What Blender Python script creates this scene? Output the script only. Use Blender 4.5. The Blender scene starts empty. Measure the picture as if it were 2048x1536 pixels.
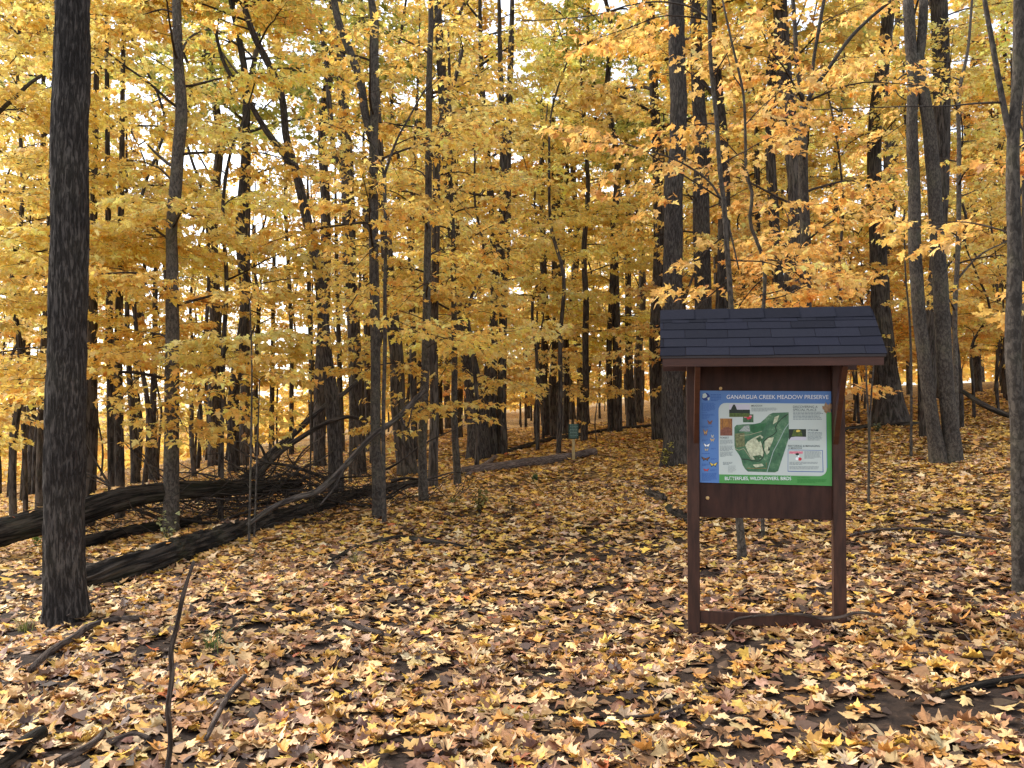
import bpy, math, random
import numpy as np
from mathutils import Vector

R = math.radians
S = bpy.context.scene
C = S.collection

# ------------------------------------------------------------------ camera, sky, sun, exposure
F, CX, CY = 1702.0, 1024.0, 768.0            # focal length and centre in photo pixels
EYE = 1.74
PITCH = math.atan(40 / 1702)
cd = bpy.data.cameras.new('camera')
cam = bpy.data.objects.new('camera', cd)
C.objects.link(cam)
cd.sensor_width = 36
cd.lens = 36 * F / 2048
cd.clip_start, cd.clip_end = 0.1, 2000
cam.location = (0, 0, EYE)
cam.rotation_euler = (R(90) + PITCH, 0, 0)
S.camera = cam

SUN_EL, SUN_AZ = R(42), R(-62)               # azimuth measured from +Y (into the picture) towards +X
W = bpy.data.worlds.new('World')
S.world = W
W.use_nodes = True
nt = W.node_tree
nt.nodes.clear()
sky = nt.nodes.new('ShaderNodeTexSky')
sky.sky_type = 'NISHITA'
sky.sun_disc = False
sky.sun_elevation = SUN_EL
sky.sun_rotation = SUN_AZ
sky.altitude = 100
sky.air_density = 1.0
sky.dust_density = 1.6
sky.ozone_density = 1.0
hs = nt.nodes.new('ShaderNodeHueSaturation')
hs.inputs['Saturation'].default_value = 0.38   # overcast: nearly white sky
bg = nt.nodes.new('ShaderNodeBackground')
bg.inputs[1].default_value = 0.15
wo = nt.nodes.new('ShaderNodeOutputWorld')
nt.links.new(sky.outputs[0], hs.inputs['Color'])
nt.links.new(hs.outputs[0], bg.inputs[0])
nt.links.new(bg.outputs[0], wo.inputs[0])

sd = bpy.data.lights.new('sun', 'SUN')
sd.energy = 1.5
sd.angle = R(18)
sd.color = (1.0, 0.94, 0.84)
sun = bpy.data.objects.new('sun', sd)
C.objects.link(sun)
sun.location = (-20, 20, 40)
sv = Vector((math.sin(SUN_AZ) * math.cos(SUN_EL), math.cos(SUN_AZ) * math.cos(SUN_EL), math.sin(SUN_EL)))
sun.rotation_euler = (-sv).to_track_quat('-Z', 'Y').to_euler()

S.view_settings.view_transform = 'Standard'
S.view_settings.look = 'None'
S.view_settings.gamma = 1
S.view_settings.use_curve_mapping = False
S.view_settings.exposure = 1.7
cy = S.cycles
cy.max_bounces = 12
cy.diffuse_bounces = 7
cy.glossy_bounces = 2
cy.transmission_bounces = 7
cy.transparent_max_bounces = 4
cy.caustics_reflective = False
cy.caustics_refractive = False

# ------------------------------------------------------------------ small helpers
def smooth(a, b, x):
    t = np.clip((x - a) / (b - a), 0, 1)
    return t * t * (3 - 2 * t)

def softplus(x, k=1.0):
    return np.logaddexp(0, x / k) * k

_hr = np.random.RandomState(5)
_tab = _hr.rand(4096)

def vnoise(x, y, z):
    """value noise, arrays in, 0..1 out"""
    xi, yi, zi = np.floor(x).astype(int), np.floor(y).astype(int), np.floor(z).astype(int)
    xf, yf, zf = x - xi, y - yi, z - zi
    xf, yf, zf = [t * t * (3 - 2 * t) for t in (xf, yf, zf)]
    def h(a, b, c):
        return _tab[(a * 73 + b * 179 + c * 283 + (a * b) % 97 * 31 + (b * c) % 89 * 17) % 4096]
    r = 0
    for i in (0, 1):
        for j in (0, 1):
            for k in (0, 1):
                w = (xf if i else 1 - xf) * (yf if j else 1 - yf) * (zf if k else 1 - zf)
                r = r + w * h(xi + i, yi + j, zi + k)
    return r

def terrain(x, y):
    x = np.asarray(x, float)
    y = np.asarray(y, float)
    z = 0.085 * softplus(x - 1.0, 0.6) - 0.06
    z = np.minimum(z, 2.2 + 0.02 * x)
    yy = np.maximum(y - 6, 0)
    z = z + 0.62 * (1 - np.exp(-yy * 0.02 / 0.62))
    t = softplus(-x - 3.2, 0.7)
    z = z - 0.115 * t - 0.0012 * t * t
    z = np.maximum(z, -7 + 0.004 * t)
    n = 0.05 * np.sin(x * 0.9 + 0.4 * y) * np.sin(y * 0.7 - 0.3 * x + 1) + 0.03 * np.sin(x * 2.3 + 1.7) * np.sin(y * 1.9)
    k = smooth(2.0, 5.0, np.hypot(x - 1.9, y - 6.4))
    return z + n * (0.15 + 0.85 * k) + 0.06 * (x - 1.75) * np.exp(-((x - 1.9) ** 2 + (y - 6.4) ** 2) / 3.0)

def tz(x, y):
    return float(terrain(x, y))

CP, SP = math.cos(PITCH), math.sin(PITCH)

def ray(px, py):
    a, b = (px - CX) / F, (CY - py) / F
    return np.array([a, CP - b * SP, SP + b * CP])

def at(px, py, d):
    """the point at world depth d that the photo shows at (px, py)"""
    v = ray(px, py)
    v = v / v[1]
    return np.array([v[0] * d, d, EYE + v[2] * d])

def ghit(px, py):
    v = ray(px, py)
    v = v / v[1]
    lo, d = 0.5, 0.5
    while d < 120:
        if EYE + v[2] * d < tz(v[0] * d, d):
            break
        lo = d
        d += 0.25
    hi = d
    for _ in range(24):
        m = (lo + hi) / 2
        if EYE + v[2] * m < tz(v[0] * m, m):
            hi = m
        else:
            lo = m
    return np.array([v[0] * hi, hi, tz(v[0] * hi, hi)])

def tag(o, label=None, cat=None, group=None, kind=None):
    if label: o['label'] = label
    if cat: o['category'] = cat
    if group: o['group'] = group
    if kind: o['kind'] = kind
    return o

def empty(name, loc, label=None, cat=None, group=None, rz=0):
    o = bpy.data.objects.new(name, None)
    o.empty_display_size = 0.2
    C.objects.link(o)
    o.location = [float(v) for v in loc]
    o.rotation_euler = (0, 0, rz)
    return tag(o, label, cat, group)

def mesh_np(name, V, polys, mat, attrs=None, smooth_shade=False):
    """polys: list of int arrays (n,k)"""
    me = bpy.data.meshes.new(name)
    V = np.asarray(V, np.float32)
    me.vertices.add(len(V))
    me.vertices.foreach_set('co', V.ravel())
    polys = [np.asarray(p, np.int32) for p in polys if len(p)]
    loops = np.concatenate([p.ravel() for p in polys])
    tot = np.concatenate([np.full(len(p), p.shape[1], np.int32) for p in polys])
    st = np.concatenate([[0], np.cumsum(tot)[:-1]]).astype(np.int32)
    me.loops.add(len(loops))
    me.loops.foreach_set('vertex_index', loops)
    me.polygons.add(len(tot))
    me.polygons.foreach_set('loop_start', st)
    me.polygons.foreach_set('loop_total', tot)
    if smooth_shade:
        me.polygons.foreach_set('use_smooth', np.ones(len(tot), bool))
    for k, (typ, arr) in (attrs or {}).items():
        a = me.attributes.new(k, typ, 'POINT')
        a.data.foreach_set('color' if 'COLOR' in typ else ('vector' if 'VECTOR' in typ else 'value'), np.asarray(arr, np.float32).ravel())
    me.update(calc_edges=True)
    if mat: me.materials.append(mat)
    return me

def link(name, me, parent=None, loc=(0, 0, 0)):
    o = bpy.data.objects.new(name, me)
    C.objects.link(o)
    o.location = [float(v) for v in loc]
    if parent: o.parent = parent
    return o

# ------------------------------------------------------------------ materials
def newmat(name):
    m = bpy.data.materials.new(name)
    m.use_nodes = True
    m.node_tree.nodes.clear()
    return m, m.node_tree.nodes, m.node_tree.links

def N(ns, t, **kw):
    n = ns.new(t)
    for k, v in kw.items():
        setattr(n, k, v)
    return n

def ramp(ns, stops):
    r = ns.new('ShaderNodeValToRGB')
    e = r.color_ramp.elements
    while len(e) > 1: e.remove(e[-1])
    e[0].position, e[0].color = stops[0][0], (*stops[0][1], 1)
    for p, c in stops[1:]:
        x = e.new(p)
        x.color = (*c, 1)
    return r

def mulcol(ns, ls, a, b, fac=1.0, mode='MULTIPLY'):
    m = N(ns, 'ShaderNodeMix', data_type='RGBA', blend_type=mode)
    m.inputs[0].default_value = fac
    for s, i in ((a, 6), (b, 7)):
        if isinstance(s, tuple): m.inputs[i].default_value = (*s, 1)
        else: ls.new(s, m.inputs[i])
    return m.outputs[2]

def leaf_mat(name, trans=0.42, rough=0.5):
    m, ns, ls = newmat(name)
    at_ = N(ns, 'ShaderNodeAttribute', attribute_name='col')
    oi = N(ns, 'ShaderNodeObjectInfo')
    col = mulcol(ns, ls, at_.outputs[0], oi.outputs['Color'])
    tc = N(ns, 'ShaderNodeTexCoord')
    no = N(ns, 'ShaderNodeTexNoise')
    no.inputs['Scale'].default_value = 38
    no.inputs['Detail'].default_value = 2
    ls.new(tc.outputs['Object'], no.inputs['Vector'])
    rp = ramp(ns, [(0.25, (0.72, 0.66, 0.6)), (0.6, (1.06, 1.06, 1.06))])
    ls.new(no.outputs[0], rp.inputs[0])
    col = mulcol(ns, ls, col, rp.outputs[0])
    pb = N(ns, 'ShaderNodeBsdfPrincipled')
    pb.inputs['Roughness'].default_value = rough
    pb.inputs['Specular IOR Level'].default_value = 0.3
    ls.new(col, pb.inputs['Base Color'])
    tr = N(ns, 'ShaderNodeBsdfTranslucent')
    ls.new(col, tr.inputs[0])
    mx = N(ns, 'ShaderNodeMixShader')
    mx.inputs[0].default_value = trans
    ls.new(pb.outputs[0], mx.inputs[1])
    ls.new(tr.outputs[0], mx.inputs[2])
    out = N(ns, 'ShaderNodeOutputMaterial')
    ls.new(mx.outputs[0], out.inputs[0])
    return m

def bark_mat(name, dark, light, scale=9.0, bump=0.7, moss=0.0, stretch=0.16):
    m, ns, ls = newmat(name)
    a = N(ns, 'ShaderNodeAttribute', attribute_name='bco')
    mp = N(ns, 'ShaderNodeMapping')
    mp.inputs['Scale'].default_value = (scale, scale, scale * stretch)
    ls.new(a.outputs['Vector'], mp.inputs[0])
    n1 = N(ns, 'ShaderNodeTexNoise')
    n1.inputs['Scale'].default_value = 2.4
    n1.inputs['Detail'].default_value = 7
    n1.inputs['Roughness'].default_value = 0.68
    n1.inputs['Distortion'].default_value = 0.5
    ls.new(mp.outputs[0], n1.inputs['Vector'])
    n2 = N(ns, 'ShaderNodeTexNoise')
    n2.inputs['Scale'].default_value = 5.5
    n2.inputs['Detail'].default_value = 4
    n2.inputs['Roughness'].default_value = 0.7
    ls.new(mp.outputs[0], n2.inputs['Vector'])
    r1 = ramp(ns, [(0.42, (0, 0, 0)), (0.56, (1, 1, 1))])
    ls.new(n1.outputs[0], r1.inputs[0])
    hm = N(ns, 'ShaderNodeMix', data_type='FLOAT')
    hm.inputs[0].default_value = 0.38
    ls.new(r1.outputs[0], hm.inputs[2])
    ls.new(n2.outputs[0], hm.inputs[3])
    cr = ramp(ns, [(0.12, dark), (0.5, tuple(0.45 * (p + q) for p, q in zip(dark, light))), (0.85, light)])
    ls.new(hm.outputs[0], cr.inputs[0])
    big = N(ns, 'ShaderNodeTexNoise')
    big.inputs['Scale'].default_value = 2.2
    big.inputs['Detail'].default_value = 3
    ls.new(a.outputs['Vector'], big.inputs['Vector'])
    br = ramp(ns, [(0.3, (0.7, 0.7, 0.71)), (0.7, (1.25, 1.22, 1.18))])
    ls.new(big.outputs[0], br.inputs[0])
    col = mulcol(ns, ls, cr.outputs[0], br.outputs[0])
    if moss:
        mr = ramp(ns, [(0.5, (0, 0, 0)), (0.68, (moss, moss, moss))])
        ls.new(big.outputs[0], mr.inputs[0])
        mm = N(ns, 'ShaderNodeMix', data_type='RGBA')
        ls.new(mr.outputs[0], mm.inputs[0])
        ls.new(col, mm.inputs[6])
        mm.inputs[7].default_value = (0.055, 0.06, 0.028, 1)
        col = mm.outputs[2]
    oi = N(ns, 'ShaderNodeObjectInfo')
    col = mulcol(ns, ls, col, oi.outputs['Color'])
    pb = N(ns, 'ShaderNodeBsdfPrincipled')
    pb.inputs['Roughness'].default_value = 0.92
    pb.inputs['Specular IOR Level'].default_value = 0.12
    ls.new(col, pb.inputs['Base Color'])
    bp = N(ns, 'ShaderNodeBump')
    bp.inputs['Strength'].default_value = bump
    bp.inputs['Distance'].default_value = 0.02
    ls.new(hm.outputs[0], bp.inputs['Height'])
    ls.new(bp.outputs[0], pb.inputs['Normal'])
    out = N(ns, 'ShaderNodeOutputMaterial')
    ls.new(pb.outputs[0], out.inputs[0])
    return m

def plain(name, col, rough=0.6, noise=0.0, nscale=20.0, spec=0.3, bump=0.0, nvec=(1, 1, 1)):
    m, ns, ls = newmat(name)
    pb = N(ns, 'ShaderNodeBsdfPrincipled')
    pb.inputs['Roughness'].default_value = rough
    pb.inputs['Specular IOR Level'].default_value = spec
    pb.inputs['Base Color'].default_value = (*col, 1)
    if noise or bump:
        tc = N(ns, 'ShaderNodeTexCoord')
        mp = N(ns, 'ShaderNodeMapping')
        mp.inputs['Scale'].default_value = nvec
        ls.new(tc.outputs['Object'], mp.inputs[0])
        no = N(ns, 'ShaderNodeTexNoise')
        no.inputs['Scale'].default_value = nscale
        no.inputs['Detail'].default_value = 5
        no.inputs['Roughness'].default_value = 0.6
        ls.new(mp.outputs[0], no.inputs['Vector'])
        rp = ramp(ns, [(0.3, tuple(c * (1 - noise) for c in col)), (0.7, tuple(c * (1 + noise) for c in col))])
        ls.new(no.outputs[0], rp.inputs[0])
        oi = N(ns, 'ShaderNodeObjectInfo')
        ls.new(mulcol(ns, ls, rp.outputs[0], oi.outputs['Color']), pb.inputs['Base Color'])
        if bump:
            bp = N(ns, 'ShaderNodeBump')
            bp.inputs['Strength'].default_value = bump
            bp.inputs['Distance'].default_value = 0.004
            ls.new(no.outputs[0], bp.inputs['Height'])
            ls.new(bp.outputs[0], pb.inputs['Normal'])
    out = N(ns, 'ShaderNodeOutputMaterial')
    ls.new(pb.outputs[0], out.inputs[0])
    return m

def ground_mat():
    m, ns, ls = newmat('leaf_covered_soil')
    tc = N(ns, 'ShaderNodeTexCoord')
    vo = N(ns, 'ShaderNodeTexVoronoi')
    vo.inputs['Scale'].default_value = 9
    ls.new(tc.outputs['Object'], vo.inputs['Vector'])
    sep = N(ns, 'ShaderNodeSeparateColor')
    ls.new(vo.outputs['Color'], sep.inputs[0])
    lf = ramp(ns, [(0.0, (0.035, 0.022, 0.018)), (0.25, (0.09, 0.05, 0.03)), (0.45, (0.22, 0.125, 0.045)),
                   (0.65, (0.34, 0.19, 0.042)), (0.85, (0.4, 0.26, 0.09)), (1.0, (0.4, 0.26, 0.13))])
    ls.new(sep.outputs[0], lf.inputs[0])
    no = N(ns, 'ShaderNodeTexNoise')
    no.inputs['Scale'].default_value = 14
    no.inputs['Detail'].default_value = 6
    ls.new(tc.outputs['Object'], no.inputs['Vector'])
    soil = ramp(ns, [(0.3, (0.012, 0.008, 0.006)), (0.6, (0.036, 0.023, 0.016)), (0.72, (0.085, 0.05, 0.03))])
    ls.new(no.outputs[0], soil.inputs[0])
    # leaves take over from bare soil with distance from the camera's patch of path (real leaves lie there instead)
    sx = N(ns, 'ShaderNodeSeparateXYZ')
    ls.new(tc.outputs['Object'], sx.inputs[0])
    mr = N(ns, 'ShaderNodeMapRange')
    mr.inputs['From Min'].default_value = 9
    mr.inputs['From Max'].default_value = 24
    ls.new(sx.outputs['Y'], mr.inputs['Value'])
    mx = N(ns, 'ShaderNodeMix', data_type='RGBA')
    ls.new(mr.outputs[0], mx.inputs[0])
    ls.new(soil.outputs[0], mx.inputs[6])
    ls.new(lf.outputs[0], mx.inputs[7])
    pb = N(ns, 'ShaderNodeBsdfPrincipled')
    pb.inputs['Roughness'].default_value = 0.95
    pb.inputs['Specular IOR Level'].default_value = 0.15
    ls.new(mx.outputs[2], pb.inputs['Base Color'])
    bp = N(ns, 'ShaderNodeBump')
    bp.inputs['Strength'].default_value = 0.8
    bp.inputs['Distance'].default_value = 0.03
    ls.new(no.outputs[0], bp.inputs['Height'])
    ls.new(bp.outputs[0], pb.inputs['Normal'])
    out = N(ns, 'ShaderNodeOutputMaterial')
    ls.new(pb.outputs[0], out.inputs[0])
    return m

M_LEAF = leaf_mat('autumn_leaf', 0.6)
M_LITTER = leaf_mat('fallen_leaf', 0.12, 0.6)
M_BARK = bark_mat('furrowed_bark', (0.025, 0.0205, 0.018), (0.1, 0.084, 0.075), 24, 1.0, 0.12, 0.14)
M_SMOOTH = bark_mat('smooth_maple_bark', (0.038, 0.032, 0.027), (0.105, 0.088, 0.074), 14, 0.5, 0.35, 0.5)
M_FAR = bark_mat('dark_bark', (0.020, 0.016, 0.0135), (0.1, 0.082, 0.07), 11, 0.7, 0.2, 0.12)
M_LOG = bark_mat('rotting_log_bark', (0.007, 0.006, 0.005), (0.068, 0.054, 0.042), 9, 1.0, 0.3, 0.1)
M_DEAD = bark_mat('dead_wood', (0.035, 0.024, 0.019), (0.15, 0.115, 0.095), 22, 0.6, 0.0, 0.12)
M_TWIG = bark_mat('twig_bark', (0.024, 0.017, 0.013), (0.07, 0.053, 0.042), 20, 0.3, 0.0)
M_GREEN = leaf_mat('green_plant_leaf', 0.35)

# ------------------------------------------------------------------ tubes (trunks, limbs, logs, sticks)
def catmull(P, R_, n):
    P = np.asarray(P, float)
    R_ = np.asarray(R_, float)
    if len(P) < 3:
        t = np.linspace(0, 1, n)[:, None]
        return P[0] * (1 - t) + P[-1] * t, R_[0] * (1 - t[:, 0]) + R_[-1] * t[:, 0]
    s = np.concatenate([[0], np.cumsum(np.linalg.norm(np.diff(P, axis=0), axis=1))])
    u = np.linspace(0, s[-1], n)
    T = np.gradient(P, s, axis=0)
    i = np.clip(np.searchsorted(s, u, side='right') - 1, 0, len(P) - 2)
    h = (s[i + 1] - s[i])
    t = (u - s[i]) / h
    t2, t3 = t * t, t * t * t
    Q = ((2 * t3 - 3 * t2 + 1)[:, None] * P[i] + ((t3 - 2 * t2 + t) * h)[:, None] * T[i]
         + (-2 * t3 + 3 * t2)[:, None] * P[i + 1] + ((t3 - t2) * h)[:, None] * T[i + 1])
    return Q, np.interp(u, s, R_)

class Tubes:
    """collects tubes into ONE mesh"""
    def __init__(self):
        self.V, self.Q, self.T, self.B, self.n = [], [], [], [], 0
    def add(self, P, Rr, seg=6, rings=None, relief=0.0, flare=0.0, seed=0, fine=0.0, wob=0.0, cap=True):
        P = np.asarray(P, float)
        if rings is None: rings = max(2, len(P) * 2)
        Q, rr = catmull(P, Rr, rings)
        d = np.gradient(Q, axis=0)
        d /= np.linalg.norm(d, axis=1)[:, None] + 1e-9
        ref = np.array([0, 1.0, 0]) if abs(d[:, 1]).mean() < 0.8 else np.array([1.0, 0, 0])
        a = np.cross(d, ref)
        a /= np.linalg.norm(a, axis=1)[:, None] + 1e-9
        b = np.cross(a, d)
        th = np.linspace(0, 2 * np.pi, seg, endpoint=False)
        s = np.concatenate([[0], np.cumsum(np.linalg.norm(np.diff(Q, axis=0), axis=1))])
        ct, st = np.cos(th), np.sin(th)
        rad = np.repeat(rr[:, None], seg, 1)
        if wob:
            rad = rad * (1 + wob * (vnoise(np.add.outer(s * 1.7, 0 * th) + seed, np.add.outer(0 * s, ct * 1.2 + 5), np.add.outer(0 * s, st * 1.2 + 3)) - 0.5))
        if flare:
            e = np.exp(-s / (0.16 + 1.2 * rr[0]))[:, None]
            lob = 0.6 + 0.4 * np.cos(th * 4 + seed) + 0.3 * np.cos(th * 3 + 2.1 * seed)
            rad = rad * (1 + flare * e * e * lob)
        if relief:
            rm = float(np.mean(rr))
            k = max(5.0, 1.2 / max(rm, 0.03))
            X = np.add.outer(0 * s, ct * rm * 34)
            Y = np.add.outer(0 * s, st * rm * 34)
            Z = np.add.outer(s * 3.2, 0 * th)
            w = vnoise(X * 0.6 + 7, Y * 0.6, Z * 1.5 + seed)
            nz = vnoise(X + seed + 1.5 * w, Y + 11 + 1.5 * w, Z * 1.0)
            ridge = 1 - np.minimum(1, np.abs(2 * nz - 1) * 3.2)
            n2 = vnoise(X * 2.3, Y * 2.3 + 5, Z * 2.6 + seed)
            rad = rad + relief * (ridge - 0.3 + 0.5 * (n2 - 0.5))
        V = Q[:, None, :] + rad[:, :, None] * (ct[None, :, None] * a[:, None, :] + st[None, :, None] * b[:, None, :])
        B = np.empty_like(V)
        B[..., 0] = ct[None] * rr.mean() + seed * 3.1
        B[..., 1] = st[None] * rr.mean()
        B[..., 2] = s[:, None]
        i = np.arange(rings - 1)[:, None] * seg
        j = np.arange(seg)[None]
        jn = (j + 1) % seg
        q = np.stack([i + j, i + jn, i + seg + jn, i + seg + j], -1).reshape(-1, 4)
        self.V.append(V.reshape(-1, 3))
        self.B.append(B.reshape(-1, 3))
        self.Q.append(q + self.n)
        nv = rings * seg
        if cap:
            for ring, rev in ((0, True), (rings - 1, False)):
                c = Q[ring]
                self.V.append(c[None] + d[ring] * (0.15 * rr[ring] * (-1 if rev else 1)))
                self.B.append(np.array([[seed * 3.1, 0, s[ring]]]))
                ci = self.n + nv
                nv += 1
                o = self.n + ring * seg
                t = np.stack([np.full(seg, ci), o + np.arange(seg), o + (np.arange(seg) + 1) % seg], -1)
                self.T.append(t[:, ::-1] if rev else t)
        self.n += nv
        return Q, rr
    def build(self, name, mat, parent=None, loc=(0, 0, 0), offset=None):
        V = np.concatenate(self.V)
        if offset is not None: V = V - np.asarray(offset)
        polys = [np.concatenate(self.Q)]
        if self.T: polys.append(np.concatenate(self.T))
        me = mesh_np(name, V, polys, mat, {'bco': ('FLOAT_VECTOR', np.concatenate(self.B))}, True)
        return link(name, me, parent, loc)

# ------------------------------------------------------------------ leaves
def mirror(h):
    return np.array([(0, 0)] + h + [(0, h[-1][1] + 0.14)] + [(-x, y) for x, y in h[::-1]], float)
OUT0 = np.array([(0, 0), (.13, -.07), (.24, -.03), (.40, .02), (.27, .17), (.38, .25), (.45, .36), (.62, .49), (.41, .46), (.21, .50), (.25, .62), (.27, .76), (.11, .82),
                 (0, 1.03), (-.11, .82), (-.27, .76), (-.25, .62), (-.21, .50), (-.41, .46), (-.62, .49), (-.45, .36), (-.38, .25), (-.27, .17), (-.40, .02), (-.24, -.03), (-.13, -.07)], float)
OUT1 = np.array([(0, 0), (.36, -.02), (.24, .2), (.6, .48), (.22, .5), (.24, .72), (0, 1.02), (-.24, .72), (-.22, .5), (-.6, .48), (-.24, .2), (-.36, -.02)], float)
OUT2 = np.array([(0, -.02), (.4, .06), (.26, .26), (.58, .5), (.22, .58), (0, 1.02), (-.22, .58), (-.58, .5), (-.26, .26), (-.4, .06)], float)
OUT3 = np.array([(0, 0), (.55, .25), (.3, .62), (0, 1), (-.3, .62), (-.55, .25)], float)

def leaf_mesh(name, pos, az, tilt, roll, size, col, lod, mat, rng, offset=None, fold=0.25):
    """many leaves as one mesh; az: heading of the tip, tilt: droop of the tip, roll: about the midrib"""
    out = (OUT0, OUT1, OUT2, OUT3)[lod]
    n, k = len(pos), len(out)
    fan = lod < 2
    tx, ty = out[:, 0], out[:, 1] - 0.3
    if fan:
        tx, ty = np.append(tx, 0.0), np.append(ty, 0.05)
    fo = rng.normal(0.5, 0.8, n) * fold
    cu = rng.normal(-0.25, 0.35, n)
    tw = rng.normal(0, 0.25, n)
    if fold > 0.4:
        cu = rng.normal(-0.1, 0.42, n)
    X = tx[None] * ((1 - 0.15 * np.abs(fo)) * rng.uniform(0.78, 1.12, n))[:, None]
    Y = np.repeat(ty[None], n, 0)
    Z = fo[:, None] * np.abs(tx)[None] + cu[:, None] * (ty ** 2)[None] + tw[:, None] * (tx * ty)[None] * 1.5
    if lod == 0:
        Z = Z + rng.normal(0, 0.035, (n, len(tx)))
    s = size[:, None]
    X, Y, Z = X * s, Y * s, Z * s
    ca, sa, ct, st, cr, sr = np.cos(az)[:, None], np.sin(az)[:, None], np.cos(tilt)[:, None], np.sin(tilt)[:, None], np.cos(roll)[:, None], np.sin(roll)[:, None]
    X, Z = X * cr + Z * sr, -X * sr + Z * cr
    Y, Z = Y * ct + Z * st, -Y * st + Z * ct
    Xw, Yw = X * ca + Y * sa, -X * sa + Y * ca
    V = np.stack([Xw, Yw, Z], -1) + pos[:, None, :]
    if offset is not None: V = V - np.asarray(offset)
    m = V.shape[1]
    base = (np.arange(n) * m)[:, None, None]
    if fan:
        j = np.arange(k)
        f = np.stack([np.full(k, k), j, (j + 1) % k], -1)[None] + base
        polys = [f.reshape(-1, 3)]
    else:
        polys = [(np.arange(k)[None] + (np.arange(n) * m)[:, None])]
    c4 = np.ones((n, m, 4), np.float32)
    c4[:, :, :3] = col[:, None, :]
    return mesh_np(name, V.reshape(-1, 3), polys, mat, {'col': ('FLOAT_COLOR', c4)}, False)

PAL = {
    'yellow': ([(.94, 0.737, .22), (.93, 0.688, .18), (.94, 0.777, .30), (.89, 0.590, .14), (.84, 0.668, .20)], [4, 4, 3, 2, 1]),
    'gold':   ([(.90, 0.640, .16), (.87, 0.560, .13), (.91, 0.709, .23), (.78, 0.452, .10), (.54, 0.305, .08)], [4, 4, 3, 2, .5]),
    'orange': ([(.86, 0.512, .14), (.88, 0.571, .17), (.79, 0.423, .11), (.89, 0.620, .22), (.57, 0.275, .08)], [4, 3, 3, 2, .7]),
    'green':  ([(.44, 0.472, .12), (.56, 0.551, .14), (.30, 0.354, .09), (.70, 0.629, .15), (.80, 0.668, .16)], [4, 3, 2, 3, 2]),
    'mixed':  ([(.90, 0.649, .16), (.86, 0.551, .12), (.72, 0.610, .15), (.76, 0.433, .10), (.52, 0.512, .12)], [4, 3, 2, 1.5, 1]),
}
def pick(rng, pal, n, var=0.13):
    c, w = PAL[pal] if isinstance(pal, str) else pal
    c = np.array(c)
    w = np.array(w, float)
    i = rng.choice(len(c), n, p=w / w.sum())
    return np.clip(c[i] * (1 + rng.normal(0, var, (n, 1))) * (1 + rng.normal(0, 0.04, (n, 3))), 0.005, 0.92)

# ------------------------------------------------------------------ growing branches
def grow(rng, p0, az, el, L, r0, T=None, spacing=0.095, droop=0.5, ns=None, seg=5, leafL=None, up=0.0, lv=2):
    """one bough: its main limb, flat side shoots, twigs; T collects tubes; returns leaf seats (pos, heading)"""
    n = 8
    P = [np.array(p0, float)]
    a, e = az, el
    for i in range(n):
        st = L / n
        P.append(P[-1] + st * np.array([math.sin(a) * math.cos(e), math.cos(a) * math.cos(e), math.sin(e)]))
        a += rng.normal(0, 0.13)
        e += rng.normal(0, 0.09) - droop / n + up / n
    P = np.array(P)
    if T is not None:
        T.add(P, np.linspace(r0, r0 * 0.18, n + 1), seg, n + 3, cap=False)
    seats = []
    if ns is None: ns = max(4, int(L / 0.17))
    side = rng.choice([-1, 1])
    def leaves_along(q0, q1, a_, lo, sp):
        Ls = np.linalg.norm(q1 - q0)
        k = max(2, int(Ls / sp))
        t = lo + (1 - lo) * (np.arange(k) + rng.rand(k) * 0.6) / k
        for sg in (-1, 1):
            b = q0 + (q1 - q0) * t[:, None]
            h = a_ + sg * rng.uniform(0.5, 1.25, k)
            off = rng.uniform(0.03, 0.09, k)
            b = b + np.stack([np.sin(h) * off, np.cos(h) * off, -rng.uniform(-0.015, 0.06, k)], -1)
            seats.append(np.column_stack([b, h]))
        seats.append(np.array([[*(q1 + (q1 - q0) / Ls * 0.05), a_]]))
    for t in np.linspace(0.16, 0.98, ns):
        f = t * n
        i = min(int(f), n - 1)
        q = P[i] + (P[i + 1] - P[i]) * (f - i)
        dv = P[i + 1] - P[i]
        ha = math.atan2(dv[0], dv[1])
        side = -side
        sa_ = ha + side * rng.uniform(0.55, 1.05)
        Ls = L * (0.5 - 0.34 * t) * rng.uniform(0.6, 1.25) * (0.75 + 0.5 * math.sin(t * 3.1))
        Ls = max(Ls, 0.16)
        se = rng.normal(-0.02, 0.16)
        q1 = q + Ls * np.array([math.sin(sa_) * math.cos(se), math.cos(sa_) * math.cos(se), math.sin(se) - 0.06 * Ls])
        mid = (q + q1) / 2 + np.array([0, 0, 0.05 * Ls]) + rng.normal(0, 0.02, 3)
        if T is not None:
            T.add([q, mid, q1], [r0 * 0.34 * (1 - 0.5 * t), r0 * 0.24 * (1 - 0.5 * t), 0.0022], 3, 4, cap=False)
        leaves_along(mid * 0.4 + q * 0.6, q1, sa_, 0.1, spacing)
        if lv > 1:
            for _ in range(int(Ls / 0.26)):
                tt = rng.uniform(0.25, 0.95)
                w0 = q + (q1 - q) * tt
                wa = sa_ + rng.choice([-1, 1]) * rng.uniform(0.5, 1.0)
                wl = rng.uniform(0.14, 0.36)
                w1 = w0 + wl * np.array([math.sin(wa), math.cos(wa), rng.normal(-0.05, 0.18)])
                if T is not None and rng.rand() < 0.6:
                    T.add([w0, w1], [0.004, 0.002], 3, 2, cap=False)
                leaves_along(w0, w1, wa, 0.2, spacing)
    leaves_along(P[-2], P[-1], a, 0.0, spacing)
    return np.concatenate(seats)

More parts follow.
